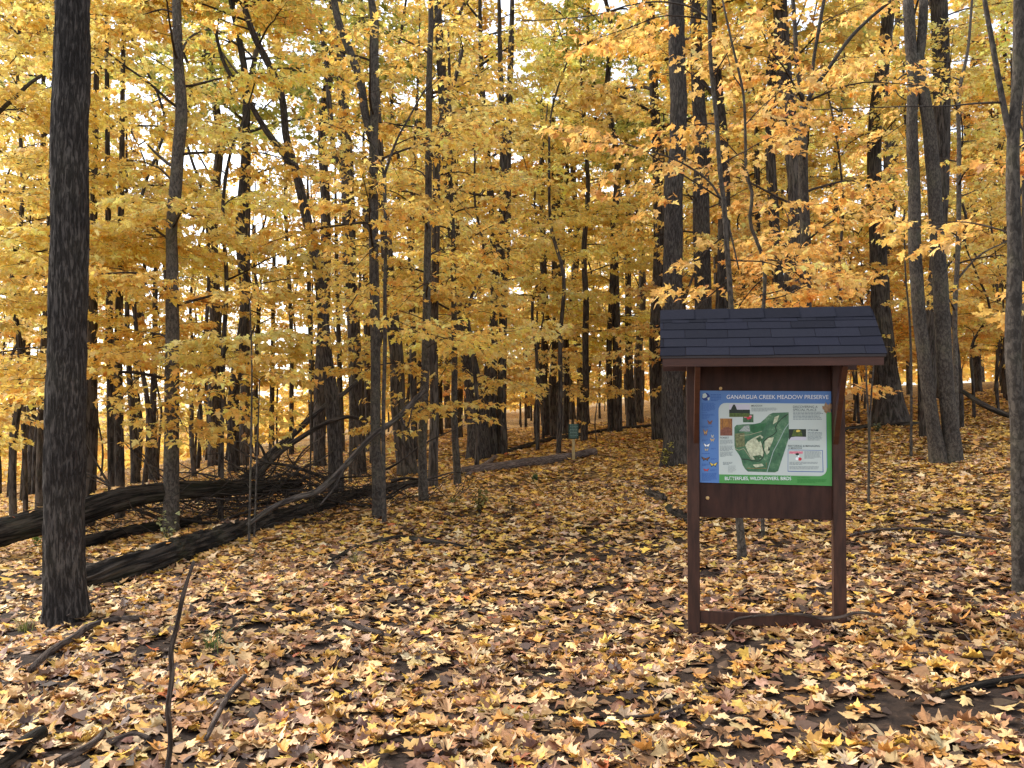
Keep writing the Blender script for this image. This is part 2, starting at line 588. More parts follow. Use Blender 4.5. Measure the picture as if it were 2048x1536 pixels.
def seats_to_mesh(name, seats, rng, pal, lod, size, offset=None, mat=None, var=0.11):
    """seats of one bough share a slight colour of their own (column 4 numbers the bough)"""
    n = len(seats)
    col = pick(rng, pal, n, var)
    if seats.shape[1] > 4:
        g = seats[:, 4].astype(int)
        m = int(g.max()) + 1
        col = np.clip(col * (1 + rng.normal(0, 0.10, (m, 1)) * np.ones((1, 3)) + rng.normal(0, 1, (m, 1)) * np.array([[0.01, 0.042, 0.08]]))[g], 0.005, 0.94)
    sz = size * rng.uniform(0.62, 1.25, n)
    return leaf_mesh(name, seats[:, :3], seats[:, 3], rng.normal(0.42, 0.42, n), rng.normal(0, 0.42, n), sz, col, lod, mat or M_LEAF, rng, offset)

# ================================================================== THE GROUND
def axis(a, b, fine0, fine1, df, grow_=1.12):
    v = list(np.arange(fine0, fine1 + 1e-6, df))
    s = df
    while v[-1] < b:
        s *= grow_
        v.append(v[-1] + s)
    s = df
    while v[0] > a:
        s *= grow_
        v.insert(0, v[0] - s)
    return np.array(v)
gx = axis(-500, 500, -9, 12, 0.14)
gy = axis(-60, 700, 2.5, 24, 0.14)
GX, GY = np.meshgrid(gx, gy)
GZ = terrain(GX, GY)
GZ = GZ + 0.035 * (vnoise(GX * 3.1, GY * 3.1, GX * 0) - 0.5) * smooth(40, 20, np.hypot(GX, GY))
nx, ny = len(gx), len(gy)
ii = (np.arange(ny - 1)[:, None] * nx + np.arange(nx - 1)[None]).ravel()
gq = np.stack([ii, ii + 1, ii + nx + 1, ii + nx], -1)
ground = link('ground', mesh_np('ground', np.stack([GX, GY, GZ], -1).reshape(-1, 3), [gq], ground_mat(), None, True))
tag(ground, 'forest floor of dark soil covered in fallen maple leaves, rising to the right', kind='structure')

def project(p):
    q = p - np.array([0, 0, EYE])
    f = q[:, 1] * CP + q[:, 2] * SP
    u = -q[:, 1] * SP + q[:, 2] * CP
    return CX + F * q[:, 0] / f, CY - F * u / f

LITTER = ([(.70, .46, .21), (.77, .56, .31), (.65, .38, .15), (.70, .42, .075), (.74, .47, .11), (.58, .29, .065), (.36, .18, .08), (.20, .10, .06), (.085, .05, .038), (.46, .12, .04), (.58, .38, .24)],
          [3.8, 2.6, 3.8, 1.7, 1.2, 3.0, 3.2, 2.2, 1.4, 0.25, 1.4])
LITTER_MID = (LITTER[0], [2.8, 2.0, 2.8, 3.4, 2.6, 3.0, 2.2, 1.4, 0.9, 0.2, 0.9])
LITTER_FAR = (LITTER[0], [1.6, 1.0, 2.2, 4.0, 3.0, 3.4, 1.6, 0.9, 0.5, 0.2, 0.4])
LITTER_OLD = ([(.22, .12, .065), (.30, .16, .075), (.14, .08, .05), (.09, .055, .04), (.40, .22, .10)], [3, 3, 2.5, 2, 1.5])

# patches where the dark soil shows: photo position, half size in photo pixels, how bare
BARE = []
for bx, by, hx, hy, st in ((1560, 1468, 200, 48, .72), (1950, 1385, 120, 38, .7), (1550, 1300, 120, 30, .7), (485, 1262, 70, 30, .7), (1230, 1100, 80, 22, .6), (1480, 1365, 90, 22, .5), (1260, 1190, 60, 18, .5),
                           (60, 1200, 90, 60, .75), (640, 1330, 60, 25, .5), (1950, 1190, 90, 25, .6), (330, 1490, 110, 40, .5), (1250, 1490, 60, 20, .4), (1800, 1090, 120, 14, .5)):
    c0, c1, c2 = ghit(bx, by), ghit(bx, by - hy), ghit(bx, min(by + hy, 1535))
    BARE.append((c0[0], c0[1], hx * c0[1] / F, max(0.12, (c1[1] - c2[1]) / 2), st))

def litter(rng, y0, y1, dens, lod, size, pal, lift=0.022):
    ext = 0.66
    A = ext * (y1 * y1 - y0 * y0) + 2.4 * (y1 - y0)
    n = int(A * dens)
    y = np.sqrt(rng.uniform(y0 * y0, y1 * y1, n))
    x = rng.uniform(-1, 1, n) * (ext * y + 1.2)
    d = vnoise(x * 1.6 + 30, y * 1.9, x * 0 + 2) * 0.55 + vnoise(x * 4.1, y * 4.6 + 9, x * 0 + 7) * 0.45
    pat = np.ones(n)
    for (cx, cy, rx, ry, st) in BARE:
        pat *= 1 - st * smooth(1.25, 0.55, np.sqrt(((x - cx) / rx) ** 2 + ((y - cy) / ry) ** 2) + 3.5 * (vnoise(x * 7 + 3, y * 7, x * 0) - 0.5))
    keep = rng.rand(n) < pat * (0.28 + 0.72 * smooth(0.26, 0.46, d))
    x, y = x[keep], y[keep]
    n = len(x)
    lay = rng.rand(n)
    z = terrain(x, y) + 0.035 * (vnoise(x * 3.1, y * 3.1, x * 0) - 0.5) + 0.006 + lift * lay
    col = pick(rng, pal, n, 0.16)
    col = col * (0.68 + 0.38 * lay)[:, None]          # older leaves underneath have rotted browner
    sz = size * rng.uniform(0.6, 1.25, n)
    return np.stack([x, y, z], -1), rng.uniform(0, 6.28, n), rng.normal(0, 0.19, n), rng.normal(0, 0.19, n), sz, col, lay

rg = np.random.RandomState(11)
near = litter(rg, 3.4, 6.4, 340, 0, 0.105, LITTER)
near2 = litter(rg, 6.4, 9.5, 320, 1, 0.105, LITTER)
px, py = project(near[0])
infr = (px > 20) & (px < 2028) & (py < 1525)
score = np.where(infr & (near[6] > 0.8), near[4] / near[0][:, 1], 0)
top = np.argsort(-score)[:290]
rest = np.ones(len(near[0]), bool)
rest[top] = False
# the leaves that show largest, one object each; six shapes of leaf are shared between them
shapes = []
for i in range(8):
    shapes.append(leaf_mesh('leaf', np.zeros((1, 3)), np.zeros(1), np.zeros(1), np.zeros(1), np.ones(1), np.ones((1, 3)), 0, M_LITTER, rg, None, 0.41))
for i, k in enumerate(top):
    o = link('leaf', shapes[i % 8], ground, near[0][k] + np.array([0, 0, 0.006]))
    o.rotation_euler = (near[2][k], near[3][k], near[1][k])
    s = near[4][k]
    o.scale = (s, s, s)
    o.color = (*near[5][k], 1)
parts = [leaf_mesh('leaf_litter', *[a[rest] for a in near[:6]], 0, M_LITTER, rg, None, 0.42)]
mid = litter(rg, 9.5, 17, 270, 2, 0.115, LITTER_MID, 0.03)
mid2 = litter(rg, 17, 24, 150, 2, 0.14, LITTER_FAR, 0.03)
far = litter(rg, 24, 46, 130, 3, 0.16, LITTER_FAR, 0.03)
old = litter(rg, 3.4, 9.5, 150, 3, 0.11, LITTER_OLD, 0.006)
parts.append(leaf_mesh('leaf_litter', *old[:6], 3, M_LITTER, rg))
parts.append(leaf_mesh('leaf_litter', *near2[:6], 1, M_LITTER, rg, None, 0.3))
parts.append(leaf_mesh('leaf_litter', *mid[:6], 2, M_LITTER, rg))
parts.append(leaf_mesh('leaf_litter', *mid2[:6], 2, M_LITTER, rg))
parts.append(leaf_mesh('leaf_litter', *far[:6], 3, M_LITTER, rg))
def join_meshes(parts, name, mat):
    Vs, cols, polys, off = [], [], [], 0
    for me in parts:
        v = np.empty(len(me.vertices) * 3, np.float32); me.vertices.foreach_get('co', v)
        c = np.empty(len(me.vertices) * 4, np.float32); me.attributes['col'].data.foreach_get('color', c)
        l = np.empty(len(me.loops), np.int32); me.loops.foreach_get('vertex_index', l)
        k = me.polygons[0].loop_total
        polys.append(l.reshape(-1, k) + off)
        off += len(me.vertices)
        Vs.append(v.reshape(-1, 3)); cols.append(c)
        bpy.data.meshes.remove(me)
    return mesh_np(name, np.concatenate(Vs), polys, mat, {'col': ('FLOAT_COLOR', np.concatenate(cols))})
lit = link('leaf_litter', join_meshes(parts, 'leaf_litter', M_LITTER), ground)
tag(lit, kind='stuff')
# ================================================================== THE KIOSK
KYAW = math.atan(0.179)
KX, KY = 1.896, 6.40
M_BROWN = plain('brown_stain', (0.046, 0.0185, 0.011), 0.6, 0.45, 6, 0.3, 0.15, (6, 6, 1))
M_BOARD = plain('brown_stained_plywood', (0.035, 0.0135, 0.0085), 0.65, 0.45, 5, 0.25, 0.1, (4, 4, 1))
M_RED = plain('reddish_brown_stain', (0.058, 0.02, 0.011), 0.5, 0.25, 6, 0.3, 0.15, (1, 6, 6))
M_SHIN = plain('charcoal_asphalt_shingle', (0.013, 0.0135, 0.020), 0.95, 0.35, 260, 0.08, 0.5)
M_DRIP = plain('dark_metal_drip_edge', (0.03, 0.02, 0.02), 0.4)
kz = tz(KX, KY)
kiosk = empty('information_kiosk', (KX, KY, 0), 'brown wooden notice kiosk with shingled roof and nature preserve map panel beside the leafy path', 'kiosk', rz=-KYAW)

def box(name, parent, x0, x1, y0, y1, z0, z1, mat, bev=0.003, rot=None, pivot=None):
    import bmesh
    bm = bmesh.new()
    vs = [bm.verts.new((x, y, z)) for x in (x0, x1) for y in (y0, y1) for z in (z0, z1)]
    for f in ((0, 1, 3, 2), (4, 6, 7, 5), (0, 4, 5, 1), (2, 3, 7, 6), (0, 2, 6, 4), (1, 5, 7, 3)):
        bm.faces.new([vs[i] for i in f])
    bmesh.ops.recalc_face_normals(bm, faces=bm.faces)
    if bev: bmesh.ops.bevel(bm, geom=list(bm.edges), offset=bev, segments=2, affect='EDGES')
    me = bpy.data.meshes.new(name)
    bm.to_mesh(me)
    bm.free()
    me.materials.append(mat)
    o = link(name, me, parent)
    return o

# local axes: x along the board, -y towards the viewer, z up
PW = 0.089
for sx in (-1, 1):
    u = sx * (0.569 - PW / 2)
    box('post', kiosk, u - PW / 2, u + PW / 2, -PW / 2, PW / 2, -0.35, 2.16, M_BROWN, 0.004)
inn = 0.569 - PW - 0.001
box('back_board', kiosk, -inn, inn, -0.012, 0.012, 0.883, 2.2, M_BOARD, 0.002)
box('bottom_rail', kiosk, -inn, inn, -0.035, 0.004, 0.088, 0.178, M_BROWN, 0.003)
for sx in (-1, 1):
    import bmesh
    u = sx * 0.502
    bm = bmesh.new()
    prof = [(-PW / 2 - 0.001, 1.44), (-PW / 2 - 0.001, 1.56), (-0.345, 2.045), (-0.405, 2.045), (-0.405, 2.0)]
    a = [bm.verts.new((u - 0.019, y, z)) for y, z in prof]
    b = [bm.verts.new((u + 0.019, y, z)) for y, z in prof]
    bm.faces.new(a); bm.faces.new(b[::-1])
    for i in range(5): bm.faces.new([a[i], b[i], b[(i + 1) % 5], a[(i + 1) % 5]])
    bmesh.ops.recalc_face_normals(bm, faces=bm.faces)
    bmesh.ops.bevel(bm, geom=list(bm.edges), offset=0.003, segments=1, affect='EDGES')
    me = bpy.data.meshes.new('brace'); bm.to_mesh(me); bm.free(); me.materials.append(M_RED)
    link('brace', me, kiosk)

# roof: deck, fascia boards, drip edge, gable boards, shingles one by one
UR, WE, ZE, ZR = 0.762, 0.43, 2.085, 2.448
SL = math.hypot(WE, ZR - ZE)
ca_, sa_ = WE / SL, (ZR - ZE) / SL
def roof_pt(side, x, s, h):
    """side -1 front, 1 back; s metres down from the ridge, h above the deck"""
    return (x, side * (s * ca_ + h * sa_), ZR - s * sa_ + h * ca_)
def slab(name, parent, side, x0, x1, s0, s1, h00, h01, th, mat, skew=0.0):
    P = []
    for x in (x0, x1):
        for s, h in ((s0, h00), (s1, h01)):
            for k in (0, th):
                P.append(roof_pt(side, x, s + (skew if x == x1 else 0), h + k))
    me = bpy.data.meshes.new(name)
    f = [(0, 1, 3, 2), (4, 6, 7, 5), (0, 4, 5, 1), (2, 3, 7, 6), (0, 2, 6, 4), (1, 5, 7, 3)]
    me.from_pydata(P, [], f)
    import bmesh
    bm = bmesh.new(); bm.from_mesh(me); bmesh.ops.recalc_face_normals(bm, faces=bm.faces); bm.to_mesh(me); bm.free()
    me.materials.append(mat)
    return link(name, me, parent)
roof = None
import bmesh
bm = bmesh.new()
prof = [roof_pt(-1, 0, SL - 0.004, -0.004)[1:], (0.0, ZR - 0.004), roof_pt(1, 0, SL - 0.004, -0.004)[1:], roof_pt(1, 0, SL - 0.004, -0.02)[1:], (0.0, ZR - 0.028), roof_pt(-1, 0, SL - 0.004, -0.02)[1:]]
a = [bm.verts.new((-UR + 0.008, y, z)) for y, z in prof]
b = [bm.verts.new((UR - 0.008, y, z)) for y, z in prof]
bm.faces.new((a[0], a[1], a[4], a[5])); bm.faces.new((a[1], a[2], a[3], a[4]))
bm.faces.new((b[0], b[1], b[4], b[5])); bm.faces.new((b[1], b[2], b[3], b[4]))
for i in range(6): bm.faces.new([a[i], b[i], b[(i + 1) % 6], a[(i + 1) % 6]])
bmesh.ops.recalc_face_normals(bm, faces=bm.faces)
me = bpy.data.meshes.new('roof'); bm.to_mesh(me); bm.free(); me.materials.append(M_RED)
roof = link('roof', me, kiosk)
rr_ = random.Random(4)
for side in (-1, 1):
    y0, y1 = sorted((side * (WE - 0.022), side * (WE - 0.002)))
    box('fascia', roof, -UR + 0.012, UR - 0.012, y0, y1, ZE - 0.078, ZE - 0.012, M_RED, 0.003)
    y0, y1 = sorted((side * (WE - 0.004), side * (WE + 0.008)))
    box('drip_edge', roof, -UR, UR, y0, y1, ZE - 0.018, ZE + 0.0, M_DRIP, 0.001)
    for sx in (-1, 1):
        slab('barge_board', roof, side, sx * (UR - 0.010), sx * (UR - 0.030), 0.03, SL - 0.07, -0.06, -0.06, 0.045, M_RED)
    bounds = [0.165, 0.255, 0.365, 0.470, SL + 0.012]
    tab = 0.305
    for r in range(5):
        s1 = bounds[r]
        s0 = s1 - 0.16 if r else 0.02
        off = [-0.05, 0.02, -0.13, 0.02, -0.13][r]
        x = -UR - tab + (off % tab)
        if r == 0: tab_r = 0.13
        else: tab_r = tab
        while x < UR:
            xa, xb = max(x + 0.0016, -UR - 0.006), min(x + tab_r - 0.0016, UR + 0.006)
            if xb - xa > 0.01:
                lift = 0.0025 * (4 - r) * 0 + rr_.uniform(0, 0.0022)
                sh = slab('shingle', roof, side, xa, xb, s0, s1 + rr_.uniform(-0.003, 0.003), 0.0005 + 0.0035 * (4 - r) * 0.3, 0.0075 + lift, 0.0042, M_SHIN, rr_.uniform(-0.002, 0.002))
                g = rr_.uniform(0.72, 1.25)
                sh.color = (g, g, g * rr_.uniform(0.97, 1.05), 1)
            x += tab_r
for i in range(6):
    w = 2 * UR / 6
    x0 = -UR - 0.004 + i * w
    x1 = x0 + w + 0.0
    P = []
    for x, dz in ((x0, 0.0), (x1, 0.004)):
        for side, s in ((-1, 0.125), (-1, 0.0), (1, 0.125)):
            p = roof_pt(side, x, s, 0.013 + dz)
            if s == 0.0: p = (x, 0.0, ZR + 0.013 / ca_ * 0.8 + dz)
            P.append(p)
    me = bpy.data.meshes.new('ridge_shingle')
    me.from_pydata(P, [], [(0, 1, 4, 3), (1, 2, 5, 4)])
    me.materials.append(M_SHIN)
    o = link('ridge_shingle', me, roof)
    o.color = (rr_.uniform(0.75, 1.2),) * 3 + (1,)

# ---- the printed panel
M_BLUE = plain('print_blue', (0.085, 0.185, 0.42), 0.35, 0.05, 3)
M_PALE = plain('print_pale', (0.49, 0.54, 0.50), 0.35, 0.04, 3)
M_PGREEN = plain('print_green', (0.075, 0.27, 0.07), 0.35, 0.08, 5)
M_INK = plain('print_ink', (0.03, 0.05, 0.06), 0.4)
M_NAVY = plain('print_navy', (0.015, 0.035, 0.17), 0.4)
M_WHITE = plain('print_white', (0.82, 0.84, 0.86), 0.4)
M_DKG = plain('print_dark_green', (0.035, 0.2, 0.04), 0.4)
M_TAN = plain('print_tan', (0.50, 0.32, 0.13), 0.5, 0.3, 60)
M_MAP = None
def map_mat():
    m, ns, ls = newmat('aerial_map_print')
    tc = N(ns, 'ShaderNodeTexCoord')
    n1 = N(ns, 'ShaderNodeTexNoise'); n1.inputs['Scale'].default_value = 22; n1.inputs['Detail'].default_value = 6
    n1.inputs['Roughness'].default_value = 0.7
    ls.new(tc.outputs['Object'], n1.inputs['Vector'])
    r_ = ramp(ns, [(0.3, (0.02, 0.07, 0.035)), (0.5, (0.045, 0.14, 0.06)), (0.62, (0.1, 0.2, 0.1)), (0.74, (0.35, 0.4, 0.28))])
    ls.new(n1.outputs[0], r_.inputs[0])
    pb = N(ns, 'ShaderNodeBsdfPrincipled'); pb.inputs['Roughness'].default_value = 0.35
    ls.new(r_.outputs[0], pb.inputs['Base Color'])
    o = N(ns, 'ShaderNodeOutputMaterial'); ls.new(pb.outputs[0], o.inputs[0])
    return m
M_MAP = map_mat()
M_MEAD = plain('print_meadow', (0.46, 0.48, 0.32), 0.4, 0.4, 55)
M_MEAD2 = plain('print_woods', (0.05, 0.11, 0.05), 0.4, 0.6, 70)
PL, PR_, PT0, PT1, PB0, PB1 = -inn + 0.003, inn - 0.003, 1.842, 1.834, 1.146, 1.136
panel = None
def pt(px, py):
    """a position on the printed panel, from a 2048-wide close-up of it"""
    u = (px - 187) / 1658.0
    v = (py - (143 + 7 * u)) / (1167 + 35 * u)
    x = PL + (PR_ - PL) * u
    return x, (PT0 + (PT1 - PT0) * u) * (1 - v) + (PB0 + (PB1 - PB0) * u) * v
PY = -0.022
def flat(name, pts, mat, layer, parent=None):
    P = [(pt(*p)[0], PY - 0.0004 * layer, pt(*p)[1]) for p in pts]
    me = bpy.data.meshes.new(name)
    me.from_pydata(P, [], [tuple(range(len(P)))])
    n = me.polygons[0].normal
    if n.y > 0: me.flip_normals()
    me.materials.append(mat)
    return link(name, me, parent or panel)
def rect(x0, y0, x1, y1): return [(x0, y0), (x1, y0), (x1, y1), (x0, y1)]
def oval(cx, cy_, rx, ry, n=14, ph=0.0, wob=0.0):
    return [(cx + rx * (1 + wob * math.sin(3 * t + ph)) * math.cos(t), cy_ + ry * (1 + wob * math.cos(2 * t + ph)) * math.sin(t)) for t in [2 * math.pi * i / n for i in range(n)]]
me = bpy.data.meshes.new('sign_panel')
cs = [(PL, PT0), (PR_, PT1), (PR_, PB1), (PL, PB0)]
me.from_pydata([(x, PY, z) for x, z in cs] + [(x, -0.0125, z) for x, z in cs], [],
               [(0, 3, 2, 1), (4, 5, 6, 7), (0, 1, 5, 4), (1, 2, 6, 5), (2, 3, 7, 6), (3, 0, 4, 7)])
me.materials.append(M_BLUE)
panel = link('sign_panel', me, kiosk)
# green border, pale field with rounded corners
flat('green_border', [(435, 1207), (1700, 1228), (1790, 1120), (1783, 420), (1846, 420), (1846, 1353), (435, 1316)], M_PGREEN, 1)
fld = [(432, 1207), (432, 400)] + [(520 - 88 * math.cos(t), 392 - 92 * math.sin(t)) for t in (0.25, 0.6, 0.95, 1.3)] + [(530, 300), (1782, 308)] + \
      [(1782, 1140)] + [(1692 + 90 * math.cos(t), 1138 + 90 * math.sin(t)) for t in (0.3, 0.65, 1.0, 1.35)] + [(1680, 1228)]
flat('pale_field', fld, M_PALE, 2)
# lettering
def text(name, s, px, py, h, width, mat, layer, bold=0.0):
    cu = bpy.data.curves.new(name, 'FONT')
    cu.body = s
    cu.size = 1.0
    cu.offset = bold
    o = bpy.data.objects.new(name, cu)
    C.objects.link(o)
    bpy.context.view_layer.update()
    me = bpy.data.meshes.new_from_object(o.evaluated_get(bpy.context.evaluated_depsgraph_get()))
    bpy.data.objects.remove(o)
    v = np.empty(len(me.vertices) * 3, np.float32)
    me.vertices.foreach_get('co', v)
    v = v.reshape(-1, 3)
    v[:, 0] -= v[:, 0].min()
    sx = width / v[:, 0].max()
    sy = h / 0.73
    out = np.empty_like(v)
    for i, (x, y, _) in enumerate(v):
        q = pt(px + x * sx, py - y * sy)
        out[i] = (q[0], PY - 0.0004 * layer, q[1])
    me.vertices.foreach_set('co', out.ravel())
    me.update()
    me.materials.clear()
    me.materials.append(mat)
    me.name = name
    return link(name, me, panel)
def title(name, s, px, py, h, width, bold=0.0):
    text(name + '_shadow', s, px + 6, py + 5, h, width, M_NAVY, 3, bold)
    text(name, s, px, py, h, width, M_WHITE, 5, bold)
M_TITLE = plain('print_silver', (0.62, 0.66, 0.74), 0.4)
text('title_shadow', 'GANARGUA CREEK MEADOW PRESERVE', 542, 254, 54, 1275, M_NAVY, 3, 0.0)
text('title_lettering', 'GANARGUA CREEK MEADOW PRESERVE', 537, 249, 54, 1275, M_WHITE, 5, 0.0)
text('footer_shadow', 'BUTTERFLIES, WILDFLOWERS, BIRDS', 512, 1284, 44, 835, M_DKG, 4, 0.0)
text('footer_lettering', 'BUTTERFLIES, WILDFLOWERS, BIRDS', 507, 1279, 44, 835, M_WHITE, 5, 0.004)
for nm, s, x, y, h, w in (('heading', 'MEADOW', 850, 347, 24, 140), ('heading', 'DISCOVERING A', 1372, 362, 30, 305), ('heading', 'SPECIAL PLACE', 1372, 400, 30, 290),
                          ('heading', 'FOREST', 448, 755, 26, 115), ('heading', 'STREAM', 1550, 658, 26, 130),
                          ('heading', 'RESTORING & MANAGING', 1308, 858, 26, 392), ('heading', 'A MEADOW', 1308, 884, 22, 175)):
    text(nm, s, x, y, h, w, M_INK, 4, 0.006)
rt = random.Random(3)
def lines(name, x0, y0, x1, y1, n, mat, layer=4, th=0.42, last=0.6):
    V, Fc = [], []
    step = (y1 - y0) / n
    for i in range(n):
        x, xe = x0, x0 + (x1 - x0) * (rt.uniform(0.88, 1.0) if i < n - 1 else last)
        while x < xe:
            w = rt.uniform(10, 42)
            for p in rect(x, y0 + i * step, min(x + w, xe), y0 + i * step + step * th):
                q = pt(*p)
                V.append((q[0], PY - 0.0004 * layer, q[1]))
            k = len(V)
            Fc.append((k - 4, k - 1, k - 2, k - 3))
            x += w + 5
    me = bpy.data.meshes.new(name)
    me.from_pydata(V, [], Fc)
    me.materials.append(mat)
    link(name, me, panel)
M_TXT = plain('print_text_grey', (0.13, 0.16, 0.17), 0.4)
lines('small_print', 850, 362, 1185, 412, 4, M_TXT)
lines('small_print', 1372, 412, 1745, 520, 6, M_TXT, last=0.95)
lines('small_print', 448, 770, 620, 832, 5, M_TXT, last=0.5)
lines('small_print', 448, 845, 622, 918, 5, M_TXT, last=0.7)
lines('small_print', 448, 922, 614, 990, 5, M_TXT, last=0.4)
lines('small_print', 1550, 672, 1735, 782, 7, M_TXT, last=0.8)
lines('small_print', 1508, 915, 1720, 1012, 7, M_TXT)
lines('small_print', 1322, 1050, 1715, 1092, 3, M_TXT, last=0.4)
lines('small_print', 1322, 1106, 1712, 1148, 3, M_TXT, last=0.9)
lines('small_print', 483, 1052, 612, 1092, 3, M_TXT)
lines('small_print', 548, 1100, 650, 1190, 6, M_TXT, th=0.25)
M_BTX = plain('print_dark_blue_text', (0.03, 0.09, 0.30), 0.4)
for a in ((832, 272, 1465, 290, 1), (330, 190, 480, 285, 5), (215, 300, 400, 412, 8), (215, 422, 330, 436, 1), (215, 442, 385, 478, 3), (215, 486, 320, 512, 2), (212, 594, 360, 620, 2),
          (212, 940, 385, 954, 1), (330, 875, 400, 895, 2), (330, 1005, 410, 1026, 2), (215, 1075, 300, 1105, 2), (318, 1148, 410, 1170, 2), (215, 1190, 410, 1292, 7), (300, 655, 375, 668, 1), (215, 768, 300, 792, 2)):
    lines('small_print', *a, M_BTX)
text('footer_note', 'PARTNERSHIPS', 1418, 1254, 13, 150, M_DKG, 4, 0.01)
lines('small_print', 1418, 1266, 1800, 1318, 5, M_DKG, th=0.6)
# logo
flat('logo', oval(268, 222, 52, 50, 16), M_NAVY, 3)
flat('logo_mark', oval(252, 208, 30, 34, 10, 1.0, 0.2), M_PALE, 4)
flat('logo_mark', [(290, 235), (318, 228), (312, 262), (296, 268)], M_PALE, 4)
# photographs on the panel
M_SKYP = plain('print_grey_sky', (0.52, 0.50, 0.56), 0.4)
M_BLK = plain('print_black_green', (0.02, 0.028, 0.018), 0.4)
M_GRASSP = plain('print_grass', (0.075, 0.11, 0.022), 0.4, 0.5, 80)
M_PINK = plain('print_pink', (0.62, 0.2, 0.25), 0.4, 0.4, 150)
M_AUT = plain('print_autumn', (0.34, 0.15, 0.035), 0.4, 0.5, 60, nvec=(3, 1, 1))
M_AUT2 = plain('print_autumn_floor', (0.2, 0.075, 0.045), 0.4, 0.4, 80)
M_REDP = plain('print_red', (0.55, 0.03, 0.05), 0.4)
M_YEL = plain('print_yellow', (0.72, 0.52, 0.1), 0.4)
M_BRN = plain('print_brown', (0.2, 0.08, 0.04), 0.4)
M_LTAN = plain('print_light_tan', (0.48, 0.40, 0.27), 0.4)
def photo(x0, y0, x1, y1, bgm, bits):
    f = flat('photo_print', rect(x0, y0, x1, y1), bgm, 3)
    for k, (pts, m) in enumerate(bits):
        flat('picture_patch', pts, m, 4 + k)
photo(567, 316, 830, 478, M_SKYP, [(rect(567, 385, 830, 440), M_BLK), (rect(567, 430, 830, 478), M_GRASSP), ([(585, 392), (600, 360), (615, 330), (628, 317), (642, 325), (655, 352), (668, 390)], M_BLK)])
photo(742, 445, 875, 547, M_MEAD2, [(oval(775, 475, 24, 14, 9, 1, .2), M_PINK), (oval(815, 492, 30, 16, 9, 2, .2), M_REDP), (oval(838, 468, 18, 13, 9, 0, .2), M_PINK)])
photo(450, 498, 606, 716, M_AUT, [([(450, 650), (500, 610), (560, 605), (606, 640), (606, 716), (450, 716)], M_AUT2), (rect(478, 500, 486, 620), M_BRN), (rect(560, 498, 570, 625), M_BRN), (rect(590, 498, 600, 650), M_BRN)])
photo(1318, 632, 1532, 772, M_BLK, [([(1380, 640), (1470, 640), (1490, 725), (1350, 725)], M_GRASSP), (oval(1432, 655, 26, 16, 9, 1, .2), M_YEL), ([(1318, 772), (1345, 735), (1400, 728), (1532, 730), (1532, 772)], M_SKYP)])
flat('box_outline', [(1304, 892), (1736, 900), (1742, 1180), (1300, 1172)], M_BTX, 3)
flat('box_fill', [(1309, 898), (1729, 906), (1733, 1170), (1306, 1163)], M_PALE, 3.5)
photo(1320, 912, 1490, 1034, M_MEAD2, [(rect(1320, 914, 1490, 945), M_PINK), (oval(1420, 950, 24, 16, 8), M_BLK), (oval(1452, 1012, 24, 22, 8), M_REDP), (oval(1416, 1008, 20, 20, 8), M_WHITE), (oval(1436, 978, 12, 14, 8), M_WHITE)])
# aerial map
outl = [(632, 610), (660, 580), (740, 572), (880, 568), (960, 552), (1020, 500), (1075, 445), (1120, 425), (1318, 418), (1318, 740), (1300, 800), (1180, 1165), (1140, 1182), (800, 1172), (765, 1140), (735, 1090), (715, 1010), (690, 960), (640, 890), (632, 840)]
flat('aerial_map', outl, M_MAP, 3)
flat('map_field', [(780, 870), (768, 840), (800, 790), (880, 740), (960, 705), (1000, 735), (960, 780), (990, 860), (1000, 960), (960, 1010), (860, 1020), (820, 960)], M_MEAD, 4)
flat('map_field', [(1015, 790), (1060, 745), (1130, 735), (1110, 800), (1080, 860), (1070, 930), (1040, 960), (1010, 900)], M_MEAD, 4)
flat('map_field', [(640, 690), (760, 680), (765, 850), (650, 870)], plain('print_olive_plots', (0.15, 0.16, 0.07), 0.4, 0.5, 60), 4)
flat('map_field', [(1140, 480), (1200, 455), (1170, 540), (1120, 570)], M_MEAD, 4)
flat('map_field', [(860, 1085), (980, 1070), (1000, 1100), (900, 1120)], M_MEAD, 4)
flat('map_field', [(760, 590), (820, 585), (830, 665), (690, 660)], plain('print_village', (0.3, 0.33, 0.3), 0.4, 0.6, 130), 4)
flat('map_woods', [(835, 580), (960, 560), (1040, 560), (1000, 640), (890, 690), (840, 660)], plain('print_deep_green', (0.03, 0.12, 0.045), 0.4, 0.3, 30), 4)
flat('map_woods', [(905, 750), (960, 720), (985, 770), (940, 800)], M_MEAD2, 5)
flat('map_woods', [(860, 975), (960, 960), (990, 990), (900, 1030)], M_MEAD2, 5)
flat('map_woods', [(1060, 860), (1070, 850), (1080, 900), (1055, 910)], M_BLK, 5)
def strip(name, pts, w, mat, layer):
    V = []
    p = np.array(pts, float)
    d = np.gradient(p, axis=0)
    d /= np.linalg.norm(d, axis=1)[:, None]
    nrm = np.stack([-d[:, 1], d[:, 0]], -1) * w / 2
    L, Rr = p + nrm, p - nrm
    for a in list(L) + list(Rr):
        q = pt(*a)
        V.append((q[0], PY - 0.0004 * layer, q[1]))
    n = len(p)
    me = bpy.data.meshes.new(name)
    me.from_pydata(V, [], [(i, i + 1, n + i + 1, n + i) for i in range(n - 1)])
    if me.polygons[0].normal.y > 0: me.flip_normals()
    me.materials.append(mat)
    link(name, me, panel)
strip('map_creek', [(1312, 440), (1240, 490), (1180, 550), (1150, 610), (1165, 660), (1130, 700), (1060, 740), (1000, 790), (985, 850), (1005, 930), (990, 1000), (940, 1040), (860, 1035), (780, 1015), (720, 1015)], 10, M_BLK, 6)
strip('map_trail', [(635, 880), (690, 900), (750, 878), (800, 950), (850, 1020)], 5, M_LTAN, 6)
